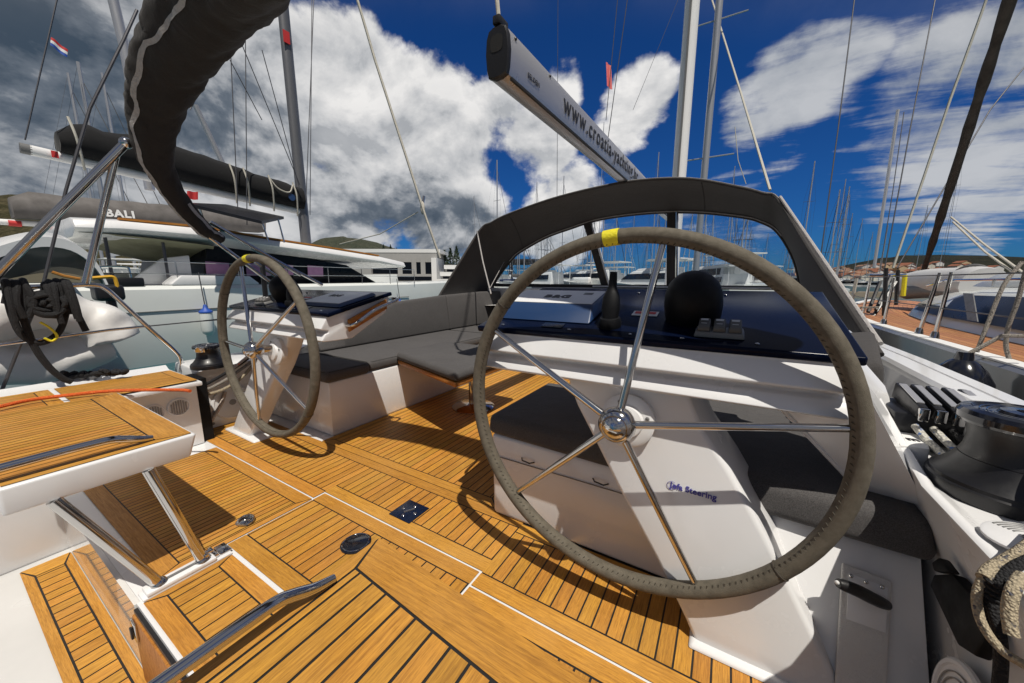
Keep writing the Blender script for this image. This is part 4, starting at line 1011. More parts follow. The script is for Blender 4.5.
def cypress(px, pyt, pyb, D, label):
    base = at(px, pyb, D); top = at(px, pyt, D); H = top.z-base.z
    t = thing('cypress_tree', label, 'tree', base, 'cypress trees behind the marina building')
    tr = MB(); tr.tube([base, base+V((0,0,H*.9))], [.22,.03], 8); tr.build('trunk', TERR, t)
    cr = MB()
    for k in range(520):
        h = rt3.random()**.9; r_ = H*.14*math.sin(math.pi*min(1,(.06+h*.94))**.75)*(.55+.5*rt3.random()); a = rt3.uniform(0,6.283)
        p = base+V((math.cos(a)*r_, math.sin(a)*r_, H*(.05+.95*h))); s_ = H*.045*rt3.uniform(.5,1.3)
        u_ = V((rt3.uniform(-1,1),rt3.uniform(-1,1),rt3.uniform(.4,2))).normalized()*s_*1.8; w_ = V((rt3.uniform(-1,1),rt3.uniform(-1,1),rt3.uniform(-.4,.4))).normalized()*s_*.6
        cr.add([p-w_,p+u_*.5-w_*.2,p+u_,p+w_],[(0,1,2,3)])
    cr.build('crown', LEAF, t, smooth=False, recalc=False)
for px, a_, c_, D, lab in ((451,249,275,165,'tall cypress tree nearest the sprayhood, right end of the row'),(445,251,275,167,'second cypress tree from the right end of the row'),(457,248,275,163,'broad cypress tree half hidden by the sprayhood edge'),
        (384,245,256,190,'first small cypress of a pair on the roof line'),(391,245,256,190,'second small cypress of a pair on the roof line'),(397,248,256,190,'lowest tiny cypress after the pair on the roof line'),(412,250,257,190,'lone tiny cypress at the middle of the roof line'),(430,251,258,190,'last tiny cypress before the rope on the roof line')):
    cypress(px, a_, c_, D, lab)

# ------------------------------------------------------------------ yachts moored further off
def far_boat(px, D, L, mast_py, label, group, boom=True, hdg=None, cover=None, mast_w=None, spread=True, cat='sailing boat', detail=True):
    p = at(px, 284, D); p = V((p.x, p.y, WATER)); top = at(px, mast_py, D)
    # stand the mast foot under its head
    th = (top.z-EYE.z); p = V((top.x, top.y, WATER)) if mast_py is not None else p
    t = thing('moored_sailboat', label, cat, p, group)
    hd = rnd.uniform(-.5,.5) if hdg is None else hdg
    t.rotation_euler = (0,0,hd)
    k = L/12; b = MB(); rings = []
    for y, w_, zz in ((-6,.9,1.0),(-5.6,1.5,1.0),(-2,1.9,1.05),(2,1.65,1.15),(5,.7,1.3),(6.3,.05,1.4)):
        rings.append([(-w_*k,y*k,zz*k),(-w_*.95*k,y*k,.3*k),(-w_*.5*k,y*k,-.3*k),(w_*.5*k,y*k,-.3*k),(w_*.95*k,y*k,.3*k),(w_*k,y*k,zz*k)])
    b.loft(rings); o = b.build('hull', HULLW, None, angle=40); o.parent = t
    if detail:
        b = MB(); b.hexa([(-1.1*k,-2*k,1.0*k),(1.1*k,-2*k,1.0*k),(.6*k,3*k,1.1*k),(-.6*k,3*k,1.1*k)],[(-.9*k,-1.8*k,1.6*k),(.9*k,-1.8*k,1.6*k),(.4*k,2.4*k,1.45*k),(-.4*k,2.4*k,1.45*k)]); o = b.build('cabin', WHITE, None, bevel=.08); o.parent = t
        b = MB(); b.hexa([(-1.03*k,-1.5*k,1.22*k),(1.03*k,-1.5*k,1.22*k),(.66*k,2*k,1.25*k),(-.66*k,2*k,1.25*k)],[(-.96*k,-1.5*k,1.47*k),(.96*k,-1.5*k,1.47*k),(.60*k,2*k,1.40*k),(-.60*k,2*k,1.40*k)]); o = b.build('cabin_window', GLASSD, None); o.parent = t
    H = top.z-WATER; mw = (mast_w or .15)
    b = MB(); b.tube([(0,.8*k*0,.9*k),(0,0,H)], [mw*.5,mw*.42], 8); o = b.build('mast', ALU, None); o.parent = t
    b = MB()
    if spread:
        for q in (.42,.70): b.tube([(-.8*k,0,H*q),(.8*k,0,H*q)], .035, 5)
    b.tube([(-1.6*k,-.2,1.0*k),(-.8*k,0,H*.42),(-.8*k,0,H*.70),(0,0,H*.96)], .012, 4); b.tube([(1.6*k,-.2,1.0*k),(.8*k,0,H*.42),(.8*k,0,H*.70),(0,0,H*.96)], .012, 4)
    b.tube([(0,-6*k,1.0*k),(0,0,H)], .012, 4)
    o = b.build('rigging', WIRE, None); o.parent = t
    b = MB(); b.tube([(0,6.1*k,1.4*k),(0,0,H*.94)], [.05,.03], 6); o = b.build('furled_headsail', cover or WHITE, None); o.parent = t
    if boom:
        b = MB(); b.tube([(0,-.1,2.3*k),(0,-4.6*k,2.35*k)], [.20*k,.12*k], 8, ell=(1.5,1)); o = b.build('boom_cover', cover or mat('sail_cover', rnd.choice([(.02,.05,.14),(.03,.03,.035),(.35,.34,.31)]), .85, var=.2), None); o.parent = t
    return t
SC1 = mat('cover_navy', (.015,.03,.09), .85, var=.2); SC2 = mat('cover_grey', (.13,.12,.115), .85, var=.3, vscale=3)
# masts above the sprayhood and around it: bearing, depth, length, mast head
for px, D, L, py, mw, lab in (
    (497,70,14,160,.26,'moored sailboat with tall green tinted mast left of the boom, above the sprayhood'),
    (474,95,12,196,.20,'moored sailboat with short mast just above the sprayhood corner'),
    (537,80,12,182,.16,'moored sailboat whose masthead just clears the sprayhood crown'),
    (564,80,13,176,.20,'moored sailboat with stubby masthead right of the crown of the sprayhood'),
    (604,85,13,122,.16,'moored sailboat with slim mast ending beneath the boom lettering'),
    (659,60,12,152,.16,'moored sailboat with thin mast left of the broad white mast'),
    (735,70,12,166,.16,'moored sailboat with short black masthead right of the grey mast'),
    (815,70,14,161,.22,'moored sailboat with bright slim mast right of the sprayhood'),
    (846,80,13,179,.18,'moored sailboat with pale mast further right of the sprayhood'),
    (928,90,11,205,.12,'moored sailboat with faint mast close to the furled headsail'),
    (965,90,12,138,.10,'moored sailboat with hairline mast right of the furled headsail')):
    far_boat(px, D, L, py, lab, None, mast_w=mw, cover=SC2)
t = thing('tall_mast', 'plain grey mast of a neighbouring yacht right beside the broad white mast', 'mast', at(707,282,24)); p = at(702,200,24)
b = MB(); b.loft([[(p.x+.21*math.cos(a),p.y+.28*math.sin(a),z) for a in [2*math.pi*i/16 for i in range(16)]] for z in (-.2,26)]); b.build('mast_tube', ALU, t)
for z in (9,17): 
    b = MB(); b.tube([(p.x-1.6,p.y,z),(p.x+1.6,p.y,z)], .05, 6); b.build('spreader', ALU, t)
# the fleet seen through the clear windows
rf = random.Random(31); SCS = [SC1, SC2, WHITE]
for k in range(58):
    px = rf.uniform(482,800) if k < 50 else rf.uniform(835,900); D = rf.uniform(38,125)
    py = 282 - rf.uniform(50,80)*min(1.0, 60/D)*1.25
    if px < 800 and px > 470: py = max(py, 214 if 560 < px < 760 else 232)
    far_boat(px, D, rf.uniform(9,14), py, 'moored sailing boat in the fleet seen across the harbour beyond the sprayhood', 'fleet of moored boats across the harbour', mast_w=rf.uniform(.12,.2), cover=SCS[k % 3])
# low motor boats on the right
def motor_boat(px, py, D, L, hd, label, colr=HULLW):
    p = at(px, py, D); t = thing('motor_boat', label, 'motor boat', (p.x,p.y,WATER)); t.rotation_euler = (0,0,hd); k = L/9
    b = MB(); b.loft([[(-w_*k,y*k,z*k),(-w_*.9*k,y*k,0),(w_*.9*k,y*k,0),(w_*k,y*k,z*k)] for y,w_,z in ((-4.5,1.3,1.0),(0,1.5,1.15),(3,1.0,1.4),(4.6,.05,1.6))]); o = b.build('hull', colr, None); o.parent = t
    b = MB(); b.hexa([(-1.1*k,-2.5*k,1.1*k),(1.1*k,-2.5*k,1.1*k),(.8*k,2*k,1.2*k),(-.8*k,2*k,1.2*k)],[(-.95*k,-2.5*k,2.2*k),(.95*k,-2.5*k,2.2*k),(.6*k,.6*k,2.1*k),(-.6*k,.6*k,2.1*k)]); o = b.build('cabin', WHITE, None, bevel=.1); o.parent = t
    b = MB(); b.hexa([(-1.08*k,-2.2*k,1.55*k),(1.08*k,-2.2*k,1.55*k),(.84*k,1.4*k,1.5*k),(-.84*k,1.4*k,1.5*k)],[(-1.0*k,-2.2*k,1.95*k),(1.0*k,-2.2*k,1.95*k),(.74*k,.9*k,1.9*k),(-.74*k,.9*k,1.9*k)]); o = b.build('window', GLASSD, None); o.parent = t
    b = MB(); b.box(-1.0*k,1.0*k,-3.4*k,-.6*k,2.75*k,2.82*k)
    for x in (-.9,.9):
        for y in (-3.2,-.9): b.tube([(x*k,y*k,1.1*k),(x*k,y*k,2.76*k)], .03, 6)
    o = b.build('sun_roof', WHITE, None); o.parent = t
    return t
motor_boat(118,268,30,11,1.5,'larger white motor boat showing above the catamaran deck by the steel strut')
motor_boat(176,266,34,12,1.1,'larger white motor boat showing above the catamaran deck beneath the solar panel')
motor_boat(212,270,28,9,.8,'white motor boat showing left of the far wheel top above the catamaran deck')
motor_boat(128,272,22,8,1.2,'white motor boat glimpsed beneath the left end of the catamaran hardtop')
motor_boat(163,270,25,9,1.0,'white motor boat glimpsed under the olive lining of the catamaran hardtop')
motor_boat(192,272,23,7,1.3,'white motor boat glimpsed between the catamaran roof posts and the far wheel')
motor_boat(842,290,62,9,.9,'white motor boat moored beyond the sprayhood edge, leftmost by the hill')
motor_boat(866,292,56,8,.7,'white motor boat in front of the hillside town, next to the pontoon')
motor_boat(888,289,70,10,1.1,'white motor boat moored behind the neighbouring bow stanchions')
motor_boat(520,283,90,14,1.3,'big white motor boat seen through the left clear window')
motor_boat(560,283,100,12,1.2,'white motor boat seen through the clear window right of the lifting gantry')
for k_ in range(16):
    px_ = rf.choice([rf.uniform(500,600), rf.uniform(505,660), rf.uniform(690,800)])
    o_ = motor_boat(px_, 280, rf.uniform(34,70), rf.uniform(10,15), rf.uniform(.2,1.6), 'white motor yacht among the fleet seen across the harbour beyond the sprayhood'); o_['group'] = 'motor yachts across the harbour'
# boat lift gantry through the left window
gt = thing('boat_lift', 'dark boat lift gantry seen through the left clear window', 'boat lift', at(545,282,130))
b = MB(); Dg = 130
b.tube([at(506,262,Dg),at(546,262,Dg)], 1.1, 6); b.build('beam', BLACKP, gt)
for x in (511,536,543):
    b = MB(); b.tube([at(x,262,Dg),at(x,284,Dg)], .8, 6); b.build('leg', BLACKP, gt)

# ================================================================== PORT NEIGHBOUR: CATAMARAN
ct = thing('catamaran', 'large white catamaran with long flat hardtop and dark saloon windows on the left', 'catamaran', (-9.5,4,WATER))
Xh = -9.3
b = MB(); rings = []
for y, o_, zt_ in ((-3.2,.35,.55),(-2.4,.05,.62),(-.8,.0,.70),(-.75,.0,.86),(4,0,.88),(9,.15,.92),(12,.7,.98),(14.5,1.5,1.04)):
    x = Xh-o_
    rings.append([(x-2.2+o_*1.4,y,zt_),(x-.10,y,zt_),(x,y,zt_-.08),(x+.03,y,zt_-.5),(x-.02,y,-.2),(x-.12,y,WATER),(x-.3,y,WATER-.5),(x-2.2+o_*1.4,y,WATER-.5)])
b.loft(rings); b.build('hull', HULLW, ct, angle=30)
b = MB(); b.loft([[(x-6.6,y,z-WATER*0) for x,z in ((Xh-2,.86),(Xh-.1,.86),(Xh,.5),(Xh-.1,WATER),(Xh-2,WATER))] for y in (-3,14)]); b.build('hull', HULLW, ct)
b = MB(); b.box(Xh-7,Xh-1.6,-1.0,11.5,.55,.90); b.build('bridge_deck', HULLW, ct, bevel=.05)
b = MB(); b.tube([(Xh+.035,-2.4,.30),(Xh+.035,4,.34),(Xh-.1,9,.38)], .012, 6); b.build('rubbing_strake', GREYP, ct)
# hardtop: long flat roof tapering forward
X0 = -9.75; b = MB()
ridge = [(q_.y,q_.z) for q_ in [on(x,y,'x',X0) for x,y in ((72,219),(120,221),(205,229),(270,240),(330,249),(380,257),(404,262.5))]]
rows = []
for (y, z) in ridge:
    th = .20 if y < 6.5 else .08
    rows.append([(X0+.1,y,z-.16),(X0,y,z-.20),(X0-.25,y,z-th-.12),(X0-5.6,y,z-th-.12),(X0-5.8,y,z-.1),(X0-5.6,y,z+.06),(X0-.3,y,z+.06),(X0,y,z)])
b.loft(rows); b.build('hardtop', GEL, ct, bevel=.03, angle=40)
b = MB(); b.loft([[(X0-.16,y,z+.03),(X0-.04,y,z+.03),(X0-.04,y,z+.075),(X0-.16,y,z+.075)] for y,z in ridge[1:-1]]); b.build('teak_edge', WOOD, ct)
b = MB(); la = [on(x,y,'x',X0-.06) for x,y in ((78,232),(110,234),(150,238),(190,243),(214,246))]; lb2 = [on(x,y,'x',X0-2.0) for x,y in ((92,238),(118,247),(150,256),(184,264),(212,262))]; lc2 = [p+V((-3,0,.15)) for p in lb2]
b.loft([la,[lerp(p,q,.5)+V((0,0,.03)) for p,q in zip(la,lb2)],lb2,lc2], closed=False); b.build('roof_lining', mat('olive_lining', (.23,.23,.15), .7, var=.1), ct, angle=60)
b = MB(); b.hexa([(X0-5.4,2.9,.88),(X0-.55,2.9,.88),(X0-.75,8.4,.92),(X0-5.2,8.4,.92)],[(X0-5.3,3.1,1.95),(X0-.45,3.1,1.95),(X0-.5,7.0,1.52),(X0-5.2,7.0,1.52)]); b.build('saloon', GLASSD, ct, bevel=.03)
for y0,y1 in ((3.0,3.5),(3.9,4.5),(4.9,5.15),(5.6,6.1)):
    b = MB(); x = X0-.495; b.hexa([(x,y0,1.12),(x,y1,1.12),(x+.02,y1,1.12),(x+.02,y0,1.12)],[(x+.03,y0,1.46),(x+.03,y1,1.44),(x+.05,y1,1.44),(x+.05,y0,1.46)]); b.build('window_reflection', PINK, ct)  # reflection in the saloon glass, painted as thin pink plates
b = MB(); b.hexa([(X0-.62,1.5,.88),(X0-.45,1.5,.88),(X0-.45,2.7,.88),(X0-.62,2.7,.88)],[(X0-.62,2.2,1.5),(X0-.45,2.2,1.5),(X0-.45,2.7,1.6),(X0-.62,2.7,1.6)]); b.build('coaming_fairing', GEL, ct, bevel=.03)
for y in (1.3,2.2):
    b = MB(); b.tube([(X0-.3,y,.88),(X0-.3,y,1.95)], .03, 8); b.build('roof_post', WIRE, ct)
b = MB()
for y in (-1.4,-.2,1.0,2.2,3.4,4.6,5.8,7.0,8.2,9.4): b.tube([(Xh-.18,y,.86),(Xh-.18,y,1.38)], .013, 6)
for z in (1.12,1.38): b.tube([(Xh-.18,-1.4,z),(Xh-.18,9.4,z+.03)], .008, 6)
b.build('guard_rail', CHROME, ct)
b = MB(); b.tube(spline([(Xh-.3,1.05,.86),(Xh-.3,1.06,1.20),(Xh-.3,1.10,1.26),(Xh-.3,1.42,1.26),(Xh-.3,1.47,1.20),(Xh-.3,1.48,.86)],5), .02, 8); b.build('boarding_rail', CHROME, ct)
b = MB(); b.box(Xh-.4,Xh-.06,1.02,1.62,.86,1.04); b.build('locker', BLACKP, ct, bevel=.03)
b = MB(); b.loft([[(Xh-.08,y,.88),(Xh-.08,y,z),(Xh-.7,y,z),(Xh-.7,y,.88)] for y,z in ((2.05,.92),(2.25,1.10),(3.6,1.10),(3.8,.92))]); b.build('coach_step', GEL, ct, bevel=.04)
b = MB(); b.lathe([(.05,0),(.05,.012),(0,.014)], (Xh+.02,.8,.56), (1,0,0), 16); b.build('drain', GREYP, ct)
# cat mast, boom, sail cover
cm = thing('catamaran_mast', 'silver mast of the catamaran behind its hardtop, with a red mark near the top', 'mast', (-10.6,6.2,1.9))
pm = on(305,230,'x',-10.6); pt_ = on(283,-30,'x',-10.6)
b = MB(); b.loft([[V((pm.x,pm.y,1.8))+V((.115*math.cos(a),.16*math.sin(a),0)) for a in [2*math.pi*i/16 for i in range(16)]], [V((pm.x+.0,pm.y-.1,15))+V((.11*math.cos(a),.155*math.sin(a),0)) for a in [2*math.pi*i/16 for i in range(16)]]]); b.build('mast_tube', ALUD, cm)
q = on(287,37,'x',-10.44); b = MB(); b.box(q.x-.02,q.x+.0,q.y-.10,q.y+.08,q.z-.16,q.z+.16); b.build('red_mark', RED, cm)
bb_ = thing('covered_boom', 'boom with bulging black sail cover and cream lashings above the catamaran', 'boom', (-10.6,3,3))
A0 = on(30,150,'x',-10.6); A1 = on(302,212,'x',-10.6)
b = MB(); b.tube([A0,A1], .085, 14, ell=(1.15,.8)); b.build('spar', ALUW, bb_)
b = MB(); b.tube([A0+(A0-A1).normalized()*.12,A0+(A1-A0).normalized()*.02], .085, 12, ell=(1.15,.8)); b.build('end_cap', GREYP, bb_)
q = A0+(A1-A0)*.055; b = MB(); b.box(q.x+.105,q.x+.118,q.y-.045,q.y+.045,q.z-.06,q.z+.065); b.build('red_mark', RED, bb_)
b = MB(); rows = []; n_ = 22
for k in range(n_+1):
    t_ = .07+.93*k/n_; c_ = A0+(A1-A0)*t_; hh = .74 + .12*mnoise.noise(V((k*.45,1,0))) + (.12*math.exp(-((t_-.45)/.2)**2)); hh *= min(1,.62+k*.22) if k < 3 else 1
    ww = .26+.04*mnoise.noise(V((k*.6,7,0)))
    rows.append([c_+V((-ww*.5,0,.10)),c_+V((-ww,0,hh*.45)),c_+V((-ww*.75,0,hh*.85)),c_+V((-ww*.2,0,hh*1.02)),c_+V((ww*.3,0,hh)),c_+V((ww*.85,0,hh*.8)),c_+V((ww,0,hh*.4)),c_+V((ww*.55,0,.08))])
b.loft(rows); b.build('sail_cover', CANVASB, bb_, angle=80)
for t_ in (.10,.62,.68,.80,.93):
    b = MB(); c_ = A0+(A1-A0)*t_; b.tube(spline([c_+V((.28,.0,.75)),c_+V((.34,.05,.4)),c_+V((.24,.1,.0)),c_+V((.16,.12,-.2))],4), .022, 6); b.build('lashing', SHROUD, bb_)
b = MB(); b.tube(spline([A0+(A1-A0)*.80+V((.28,0,.72)),A0+(A1-A0)*.84+V((.33,0,.45)),A0+(A1-A0)*.90+V((.33,0,.42)),A0+(A1-A0)*.93+V((.28,0,.68))],5), .018, 6)
b.build('lashing', SHROUD, bb_)
q = A0+(A1-A0)*.915; b = MB(); b.lathe([(.10,0),(.10,.01),(0,.012)], q+V((.30,0,.30)), (1,0,.1), 20); b.build('round_badge', VISOR, bb_)
b = MB()
for (xa,ya,xb,yb) in ((228,-5,238,214),(245,-5,247,225),(25,140,58,-5),(306,200,314,-5),(310,215,312,-5),(190,110,246,0),(240,40,300,185),(230,60,262,120),(262,50,300,190)):
    b = MB(); b.tube([on(xa,ya,'x',-10.2),on(xb,yb,'x',-10.2)], .012, 5)
    tag(b.build('rigging_line', WIRE), {228:'dark rigging line left of the silver catamaran mast, nearer the black roll',245:'dark vertical rigging line above the far steering wheel',25:'faint lift line rising from the tip of the covered boom past the flag',306:'first thin halyard just right of the silver catamaran mast',310:'second thin halyard right of the silver catamaran mast',190:'thin line slanting up to the top edge behind the black roll',240:'diagonal stay running down right to the covered boom end',230:'short diagonal stay left of the silver catamaran mast',262:'diagonal stay nearest the silver catamaran mast'}[xa], 'rigging')
SLB = BLACKP
bp_ = thing('solar_bimini', 'flat black slatted bimini frame standing on the catamaran roof', 'bimini', (-9,3,2))
q = [on(185,205,'x',-8.8),on(247,210,'x',-8.8),on(284,222,'x',-8.8)]
b = MB(); b.hexa([on(186,206,'x',-8.6),on(262,224,'x',-8.6),on(284,219,'x',-10.2),on(226,207,'x',-10.2)],[on(186,206,'x',-8.6)+V((0,0,.07)),on(262,224,'x',-8.6)+V((0,0,.07)),on(284,219,'x',-10.2)+V((0,0,.07)),on(226,207,'x',-10.2)+V((0,0,.07))]); b.build('panel', SLB, bp_)
b = MB()
for px, py in ((200,209),(262,222),(278,219)): 
    f_ = on(px,py,'x',-9.2); b.tube([f_, V((f_.x,f_.y+.1,2.0))], .02, 6)
b.build('frame', CHROME, bp_)
# second catamaran behind
c2 = thing('catamaran', 'further catamaran with grey sail cover marked in white letters and white hardtop, far left', 'catamaran', (-16,2,WATER))
B0 = on(12,214,'x',-16); B1 = on(262,230,'x',-16)
b = MB(); rows = []
for k in range(19):
    t_ = k/18; c_ = B0+(B1-B0)*t_; hh = 1.0+.12*mnoise.noise(V((k*.5,3,0))); hh *= (.7 if k == 0 else 1)
    rows.append([c_+V((.3,0,-.1)),c_+V((.38,0,hh*.25)),c_+V((.1,0,hh*.62)),c_+V((-.2,0,hh*.62)),c_+V((-.38,0,hh*.25)),c_+V((-.3,0,-.1))])
b.loft(rows); sc2 = b.build('sail_cover', SC2, c2, angle=80)
dB = (B1-B0).normalized(); text('lettering', 'BALI', .30, on(106,216,'x',-15.58), dB, (0,0,1), WHITE, sc2, depth=.01, bold=.012, space=1.15)
b = MB(); b.tube([B0+V((0,-.5,-.25)),B1+V((0,0,-.25))], .08, 10); b.build('spar', ALUW, c2)
b = MB(); b.tube([B0+V((0.02,-.1,-.25)),B0+V((0.02,.12,-.25))], .085, 10); b.build('red_mark', RED, c2)
b = MB(); rows = []
for y,z in ((3.4,2.2),(3.8,2.3),(4.5,2.3),(7,2.2)): rows.append([(-14.3,y,z-.25),(-14.1,y,z),(-14.6,y,z+.15),(-20,y,z+.15),(-20,y,z-.3)])
b.loft(rows); b.build('hardtop', GEL, c2, angle=40)
b = MB(); rows = []
for y,z in ((-4.6,1.0),(-3,1.15),(0,1.15),(8,1.2),(12,1.3)): rows.append([(-13.4,y,z),(-13.3,y,z-.4),(-13.5,y,WATER),(-15.5,y,WATER),(-15.5,y,z)])
b.loft(rows); b.build('hull', HULLW, c2)
b = MB(); b.hexa([(-19.5,4.6,1.1),(-14.7,4.6,1.1),(-14.9,7,1.15),(-19.3,7,1.15)],[(-19.5,4.6,2.1),(-14.7,4.6,2.1),(-14.9,6,2.1),(-19.3,6,2.1)]); b.build('saloon', GLASSD, c2)
text('lettering', 'BALI', .42, (-13.28,1.05,.72), (0,1,0), (0,0,1), GREYP, c2, depth=.01, space=1.3)
# domed grey bimini cover of the motor yacht just behind our stern
my = thing('motor_yacht', 'motor yacht with rounded grey canopy at the far left behind the rail', 'motor yacht', (-7,-1,WATER))
dome = spline([on(x,y,'x',-6.8) for x,y in ((-60,275),(-30,257),(0,246),(25,239),(45,237),(68,241),(86,252),(98,266),(107,284))],3)
b = MB(); b.loft([[p+V((.05,0,-.13)), p+V((.06,0,0)), p+V((-.3,0,.09)), p+V((-3,0,.16)), p+V((-3,0,0))] for p in dome]); b.build('canopy_top', GEL, my, angle=50)
b = MB(); b.loft([[V((-6.86,p.y,.95)), V((-6.84,p.y,max(.96,p.z-.10))), V((-9.5,p.y,max(.96,p.z-.10))), V((-9.5,p.y,.95))] for p in dome[1:-1]]); b.build('canopy_screen', mat('tinted_screen', (.10,.10,.085), .12, coat=.5, var=.4, vscale=1.2), my)
b = MB(); b.loft([[V((-6.80,p.y,.96)), V((-6.80,p.y,.96+max(0,p.z-1.35)*.62))] for p in dome[3:-3]], closed=False); b.build('inner_cover', mat('tan_cover', (.22,.19,.13), .8, var=.2, vscale=2), my)
b = MB(); b.loft([[(-6.75,y,.95),(-6.6,y,.5),(-6.8,y,WATER),(-10,y,WATER),(-10,y,.95)] for y in (-5,-.6,-.3)]); b.build('hull', HULLW, my, bevel=.05)
b = MB(); b.tube([on(52,272,'x',-6.7),on(64,276,'x',-6.7),on(80,279,'x',-6.7)], .02, 6); b.build('grab_rail', WOOD, my)
# outboard engine in a yellow strap
STRAPY = mat('orange_yellow_strap', (.70,.38,.02), .6, var=.2, vscale=20)
ob = thing('outboard_engine', 'small black outboard engine with yellow strap on the catamaran stern', 'outboard engine', on(108,300,'x',-4.5))
c_ = on(110,296,'x',-4.5)
b = MB(); b.box(c_.x-.12,c_.x+.12,c_.y-.12,c_.y+.10,c_.z-.05,c_.z+.12); b.build('cowling', BLACKP, ob, bevel=.04, seg=3)
b = MB(); b.tube([c_+V((0,0,-.05)),c_+V((0,.02,-.45))], .04, 8); b.build('leg', BLACKP, ob)
b = MB(); b.tube(spline([c_+V((.1,-.12,.19)),c_+V((.1,-.04,.20)),c_+V((.1,.03,.20)),c_+V((.1,.045,.14)),c_+V((.1,.045,.07))],4), .017, 8); b.build('strap', STRAPY, ob)
# rolled white dinghy on the stern
dn_ = thing('inflatable_dinghy', 'crumpled white inflatable dinghy slung behind the stern rail under the black coil', 'dinghy', (-2.6,-.6,.4))
b = MB()
P = [on(x,y,'x',-2.45) for x,y in ((-30,318),(0,316),(30,312),(58,310),(84,316),(104,328),(113,340))]
b.tube(spline(P,7), [.13]*6*7+[.05], 20)
Pl = [on(x,y,'x',-2.55) for x,y in ((-30,368),(0,368),(30,364),(60,358),(88,350),(108,343))]
b2 = MB(); b2.tube(spline(Pl,7), [.125]*5*7+[.05], 20)
for mb_, sd_ in ((b,1),(b2,4)):
    for i, p in enumerate(mb_.v): mb_.v[i] = p + V((mnoise.noise(p*7+V((sd_,0,0))), mnoise.noise(p*7+V((0,sd_,0))), mnoise.noise(p*6+V((0,0,sd_)))))*.045 + V((1,0,.4))*(.030*abs(mnoise.noise(p*6+V((sd_,3,0))))-.012*abs(mnoise.noise(p*12+V((0,sd_,5)))))
b.build('tube', INFL, dn_, angle=80); b2.build('tube', INFL, dn_, angle=80)
b = MB(); b.loft([[on(x,y0,'x',-2.5) for x in (-30,20,70,105)],[on(x,y1,'x',-2.62) for x,y1 in ((-30,352),(20,350),(70,344),(105,340))]] if False else [[on(-30,325,'x',-2.5),on(30,322,'x',-2.5),(on(85,325,'x',-2.5)),on(108,336,'x',-2.5)],[on(-30,355,'x',-2.58),on(30,352,'x',-2.58),on(85,345,'x',-2.58),on(108,340,'x',-2.58)]], closed=False); b.build('floor_cloth', INFL, dn_)
# fenders with blue ends on the catamaran
for (px, py, pb, lab) in ((206,314,330,'round fender with blue end hanging at the catamaran hull, left of the far wheel'),(400,305,312,'fender with blue end on the catamaran side above the backrest')):
    c_ = on(px,py,'x',-9.1); f = thing('fender', lab, 'fender', c_)
    b = MB(); b.lathe([(.02,.22),(.035,.19),(.045,.14),(.13,.06),(.13,.03)], c_, (0,0,1), 20); b.build('blue_end', BLUE, f)
    b = MB(); b.lathe([(.12,.02),(.125,-.08),(.125,-.38),(.10,-.45),(.04,-.5)], c_, (0,0,1), 20); b.build('body', HULLW, f)
    b = MB(); b.tube([c_+V((0,0,.2)), c_+V((-.1,0,.95))], .012, 5); b.build('lanyard', WIRE, f)
# flags
def flag(c_, du, dvv, cols, label, n_=8):
    t = thing('flag', label, 'flag', c_)
    for k in range(len(cols)):
        b = MB(); rows = []
        for r_ in (k, k+1):
            rows.append([c_+V(du)*(i/n_)+V(dvv)*(r_/len(cols))+V((.05*math.sin(i*1.1),0,.03*math.sin(i*.9)))*du.length for i in range(n_+1)])
        b.loft(rows, closed=False); b.build('stripe', cols[k], t, smooth=True)
p = on(51,37,'x',-10.2); flag(p, on(68,50,'x',-10.2)-p, on(50,45,'x',-10.2)-p, [RED, WHITE, BLUE], 'small red, white and blue flag on a halyard in front of the storm cloud')
p = on(21,196,'x',-17); flag(p, on(32,204,'x',-17)-p, on(18,203,'x',-17)-p, [RED, WHITE, BLUE], 'tiny red, white and blue flag above the grey sail cover')
p = on(187,191,'x',-9.5); flag(p, on(198,192,'x',-9.5)-p, on(187,199,'x',-9.5)-p, [RED], 'small plain red flag beside the black roll')
p = at(606,62,30); flag(p, at(611,66,30)-p, at(607,86,30)-p, [RED], 'small red pennant high on a line between boom and mast')
# left distant masts with spreaders
for px, py, D, mw, lab in ((68,73,42,.34,'moored sailboat with the leftmost distant mast under the flag'),(78,62,40,.40,'moored sailboat with the tallest distant mast beside the black roll'),(102,73,42,.32,'moored sailboat with distant mast half crossed by the dark backstay')):
    far_boat(px, D, 13, py, lab, None, mast_w=mw, cover=SC2)
b = MB(); b.tube([on(112,-5,'x',-13),on(124,45,'x',-13),on(150,190,'x',-13)], .11, 10)
tag(b.build('tall_spar', ALU), 'bright spar leaning behind the black roll near the top edge', 'mast')
b = MB(); b.tube([on(195,105,'x',-11.5),on(222,162,'x',-11.5),on(232,190,'x',-11.5)], .07, 8); tag(b.build('pole', ALU), 'silver pole slanting behind the black roll', 'pole')

# ================================================================== LINES ACROSS THE SKY
def line(pts, r_, ma, label, cat='rope', name='line', n_=6):
    b = MB(); b.tube([at(x,y,D) for x,y,D in pts], r_, n_); return tag(b.build(name, ma), label, cat)
line([(356,-5,5),(375,60,5.2),(425,215,5.6),(440,258,5.8)], .020, SHROUD, 'thick cream halyard slanting down through the big white cloud', name='halyard')
bk = thing('rope_block', 'pale block on the cream halyard where a thin line joins', 'block', at(423,208,5.6)); b = MB(); b.ball(at(422.5,208,5.6), (.04,.03,.10), 12, 8); b.build('shell', SHROUD, bk)
b = MB(); b.tube([at(423,203,5.6),at(424,196,5.6)], .02, 6); b.build('shackle', CHROME, bk)
line([(418,212,5.7),(380,234,6.2),(340,244,6.8)], .009, SHROUD, 'thin pale line slack between the block and the catamaran', name='thin_line')
line([(558,-5,25),(557,200,25)], .018, WIRE, 'hairline stay right of the boom end', 'rigging', 'stay')
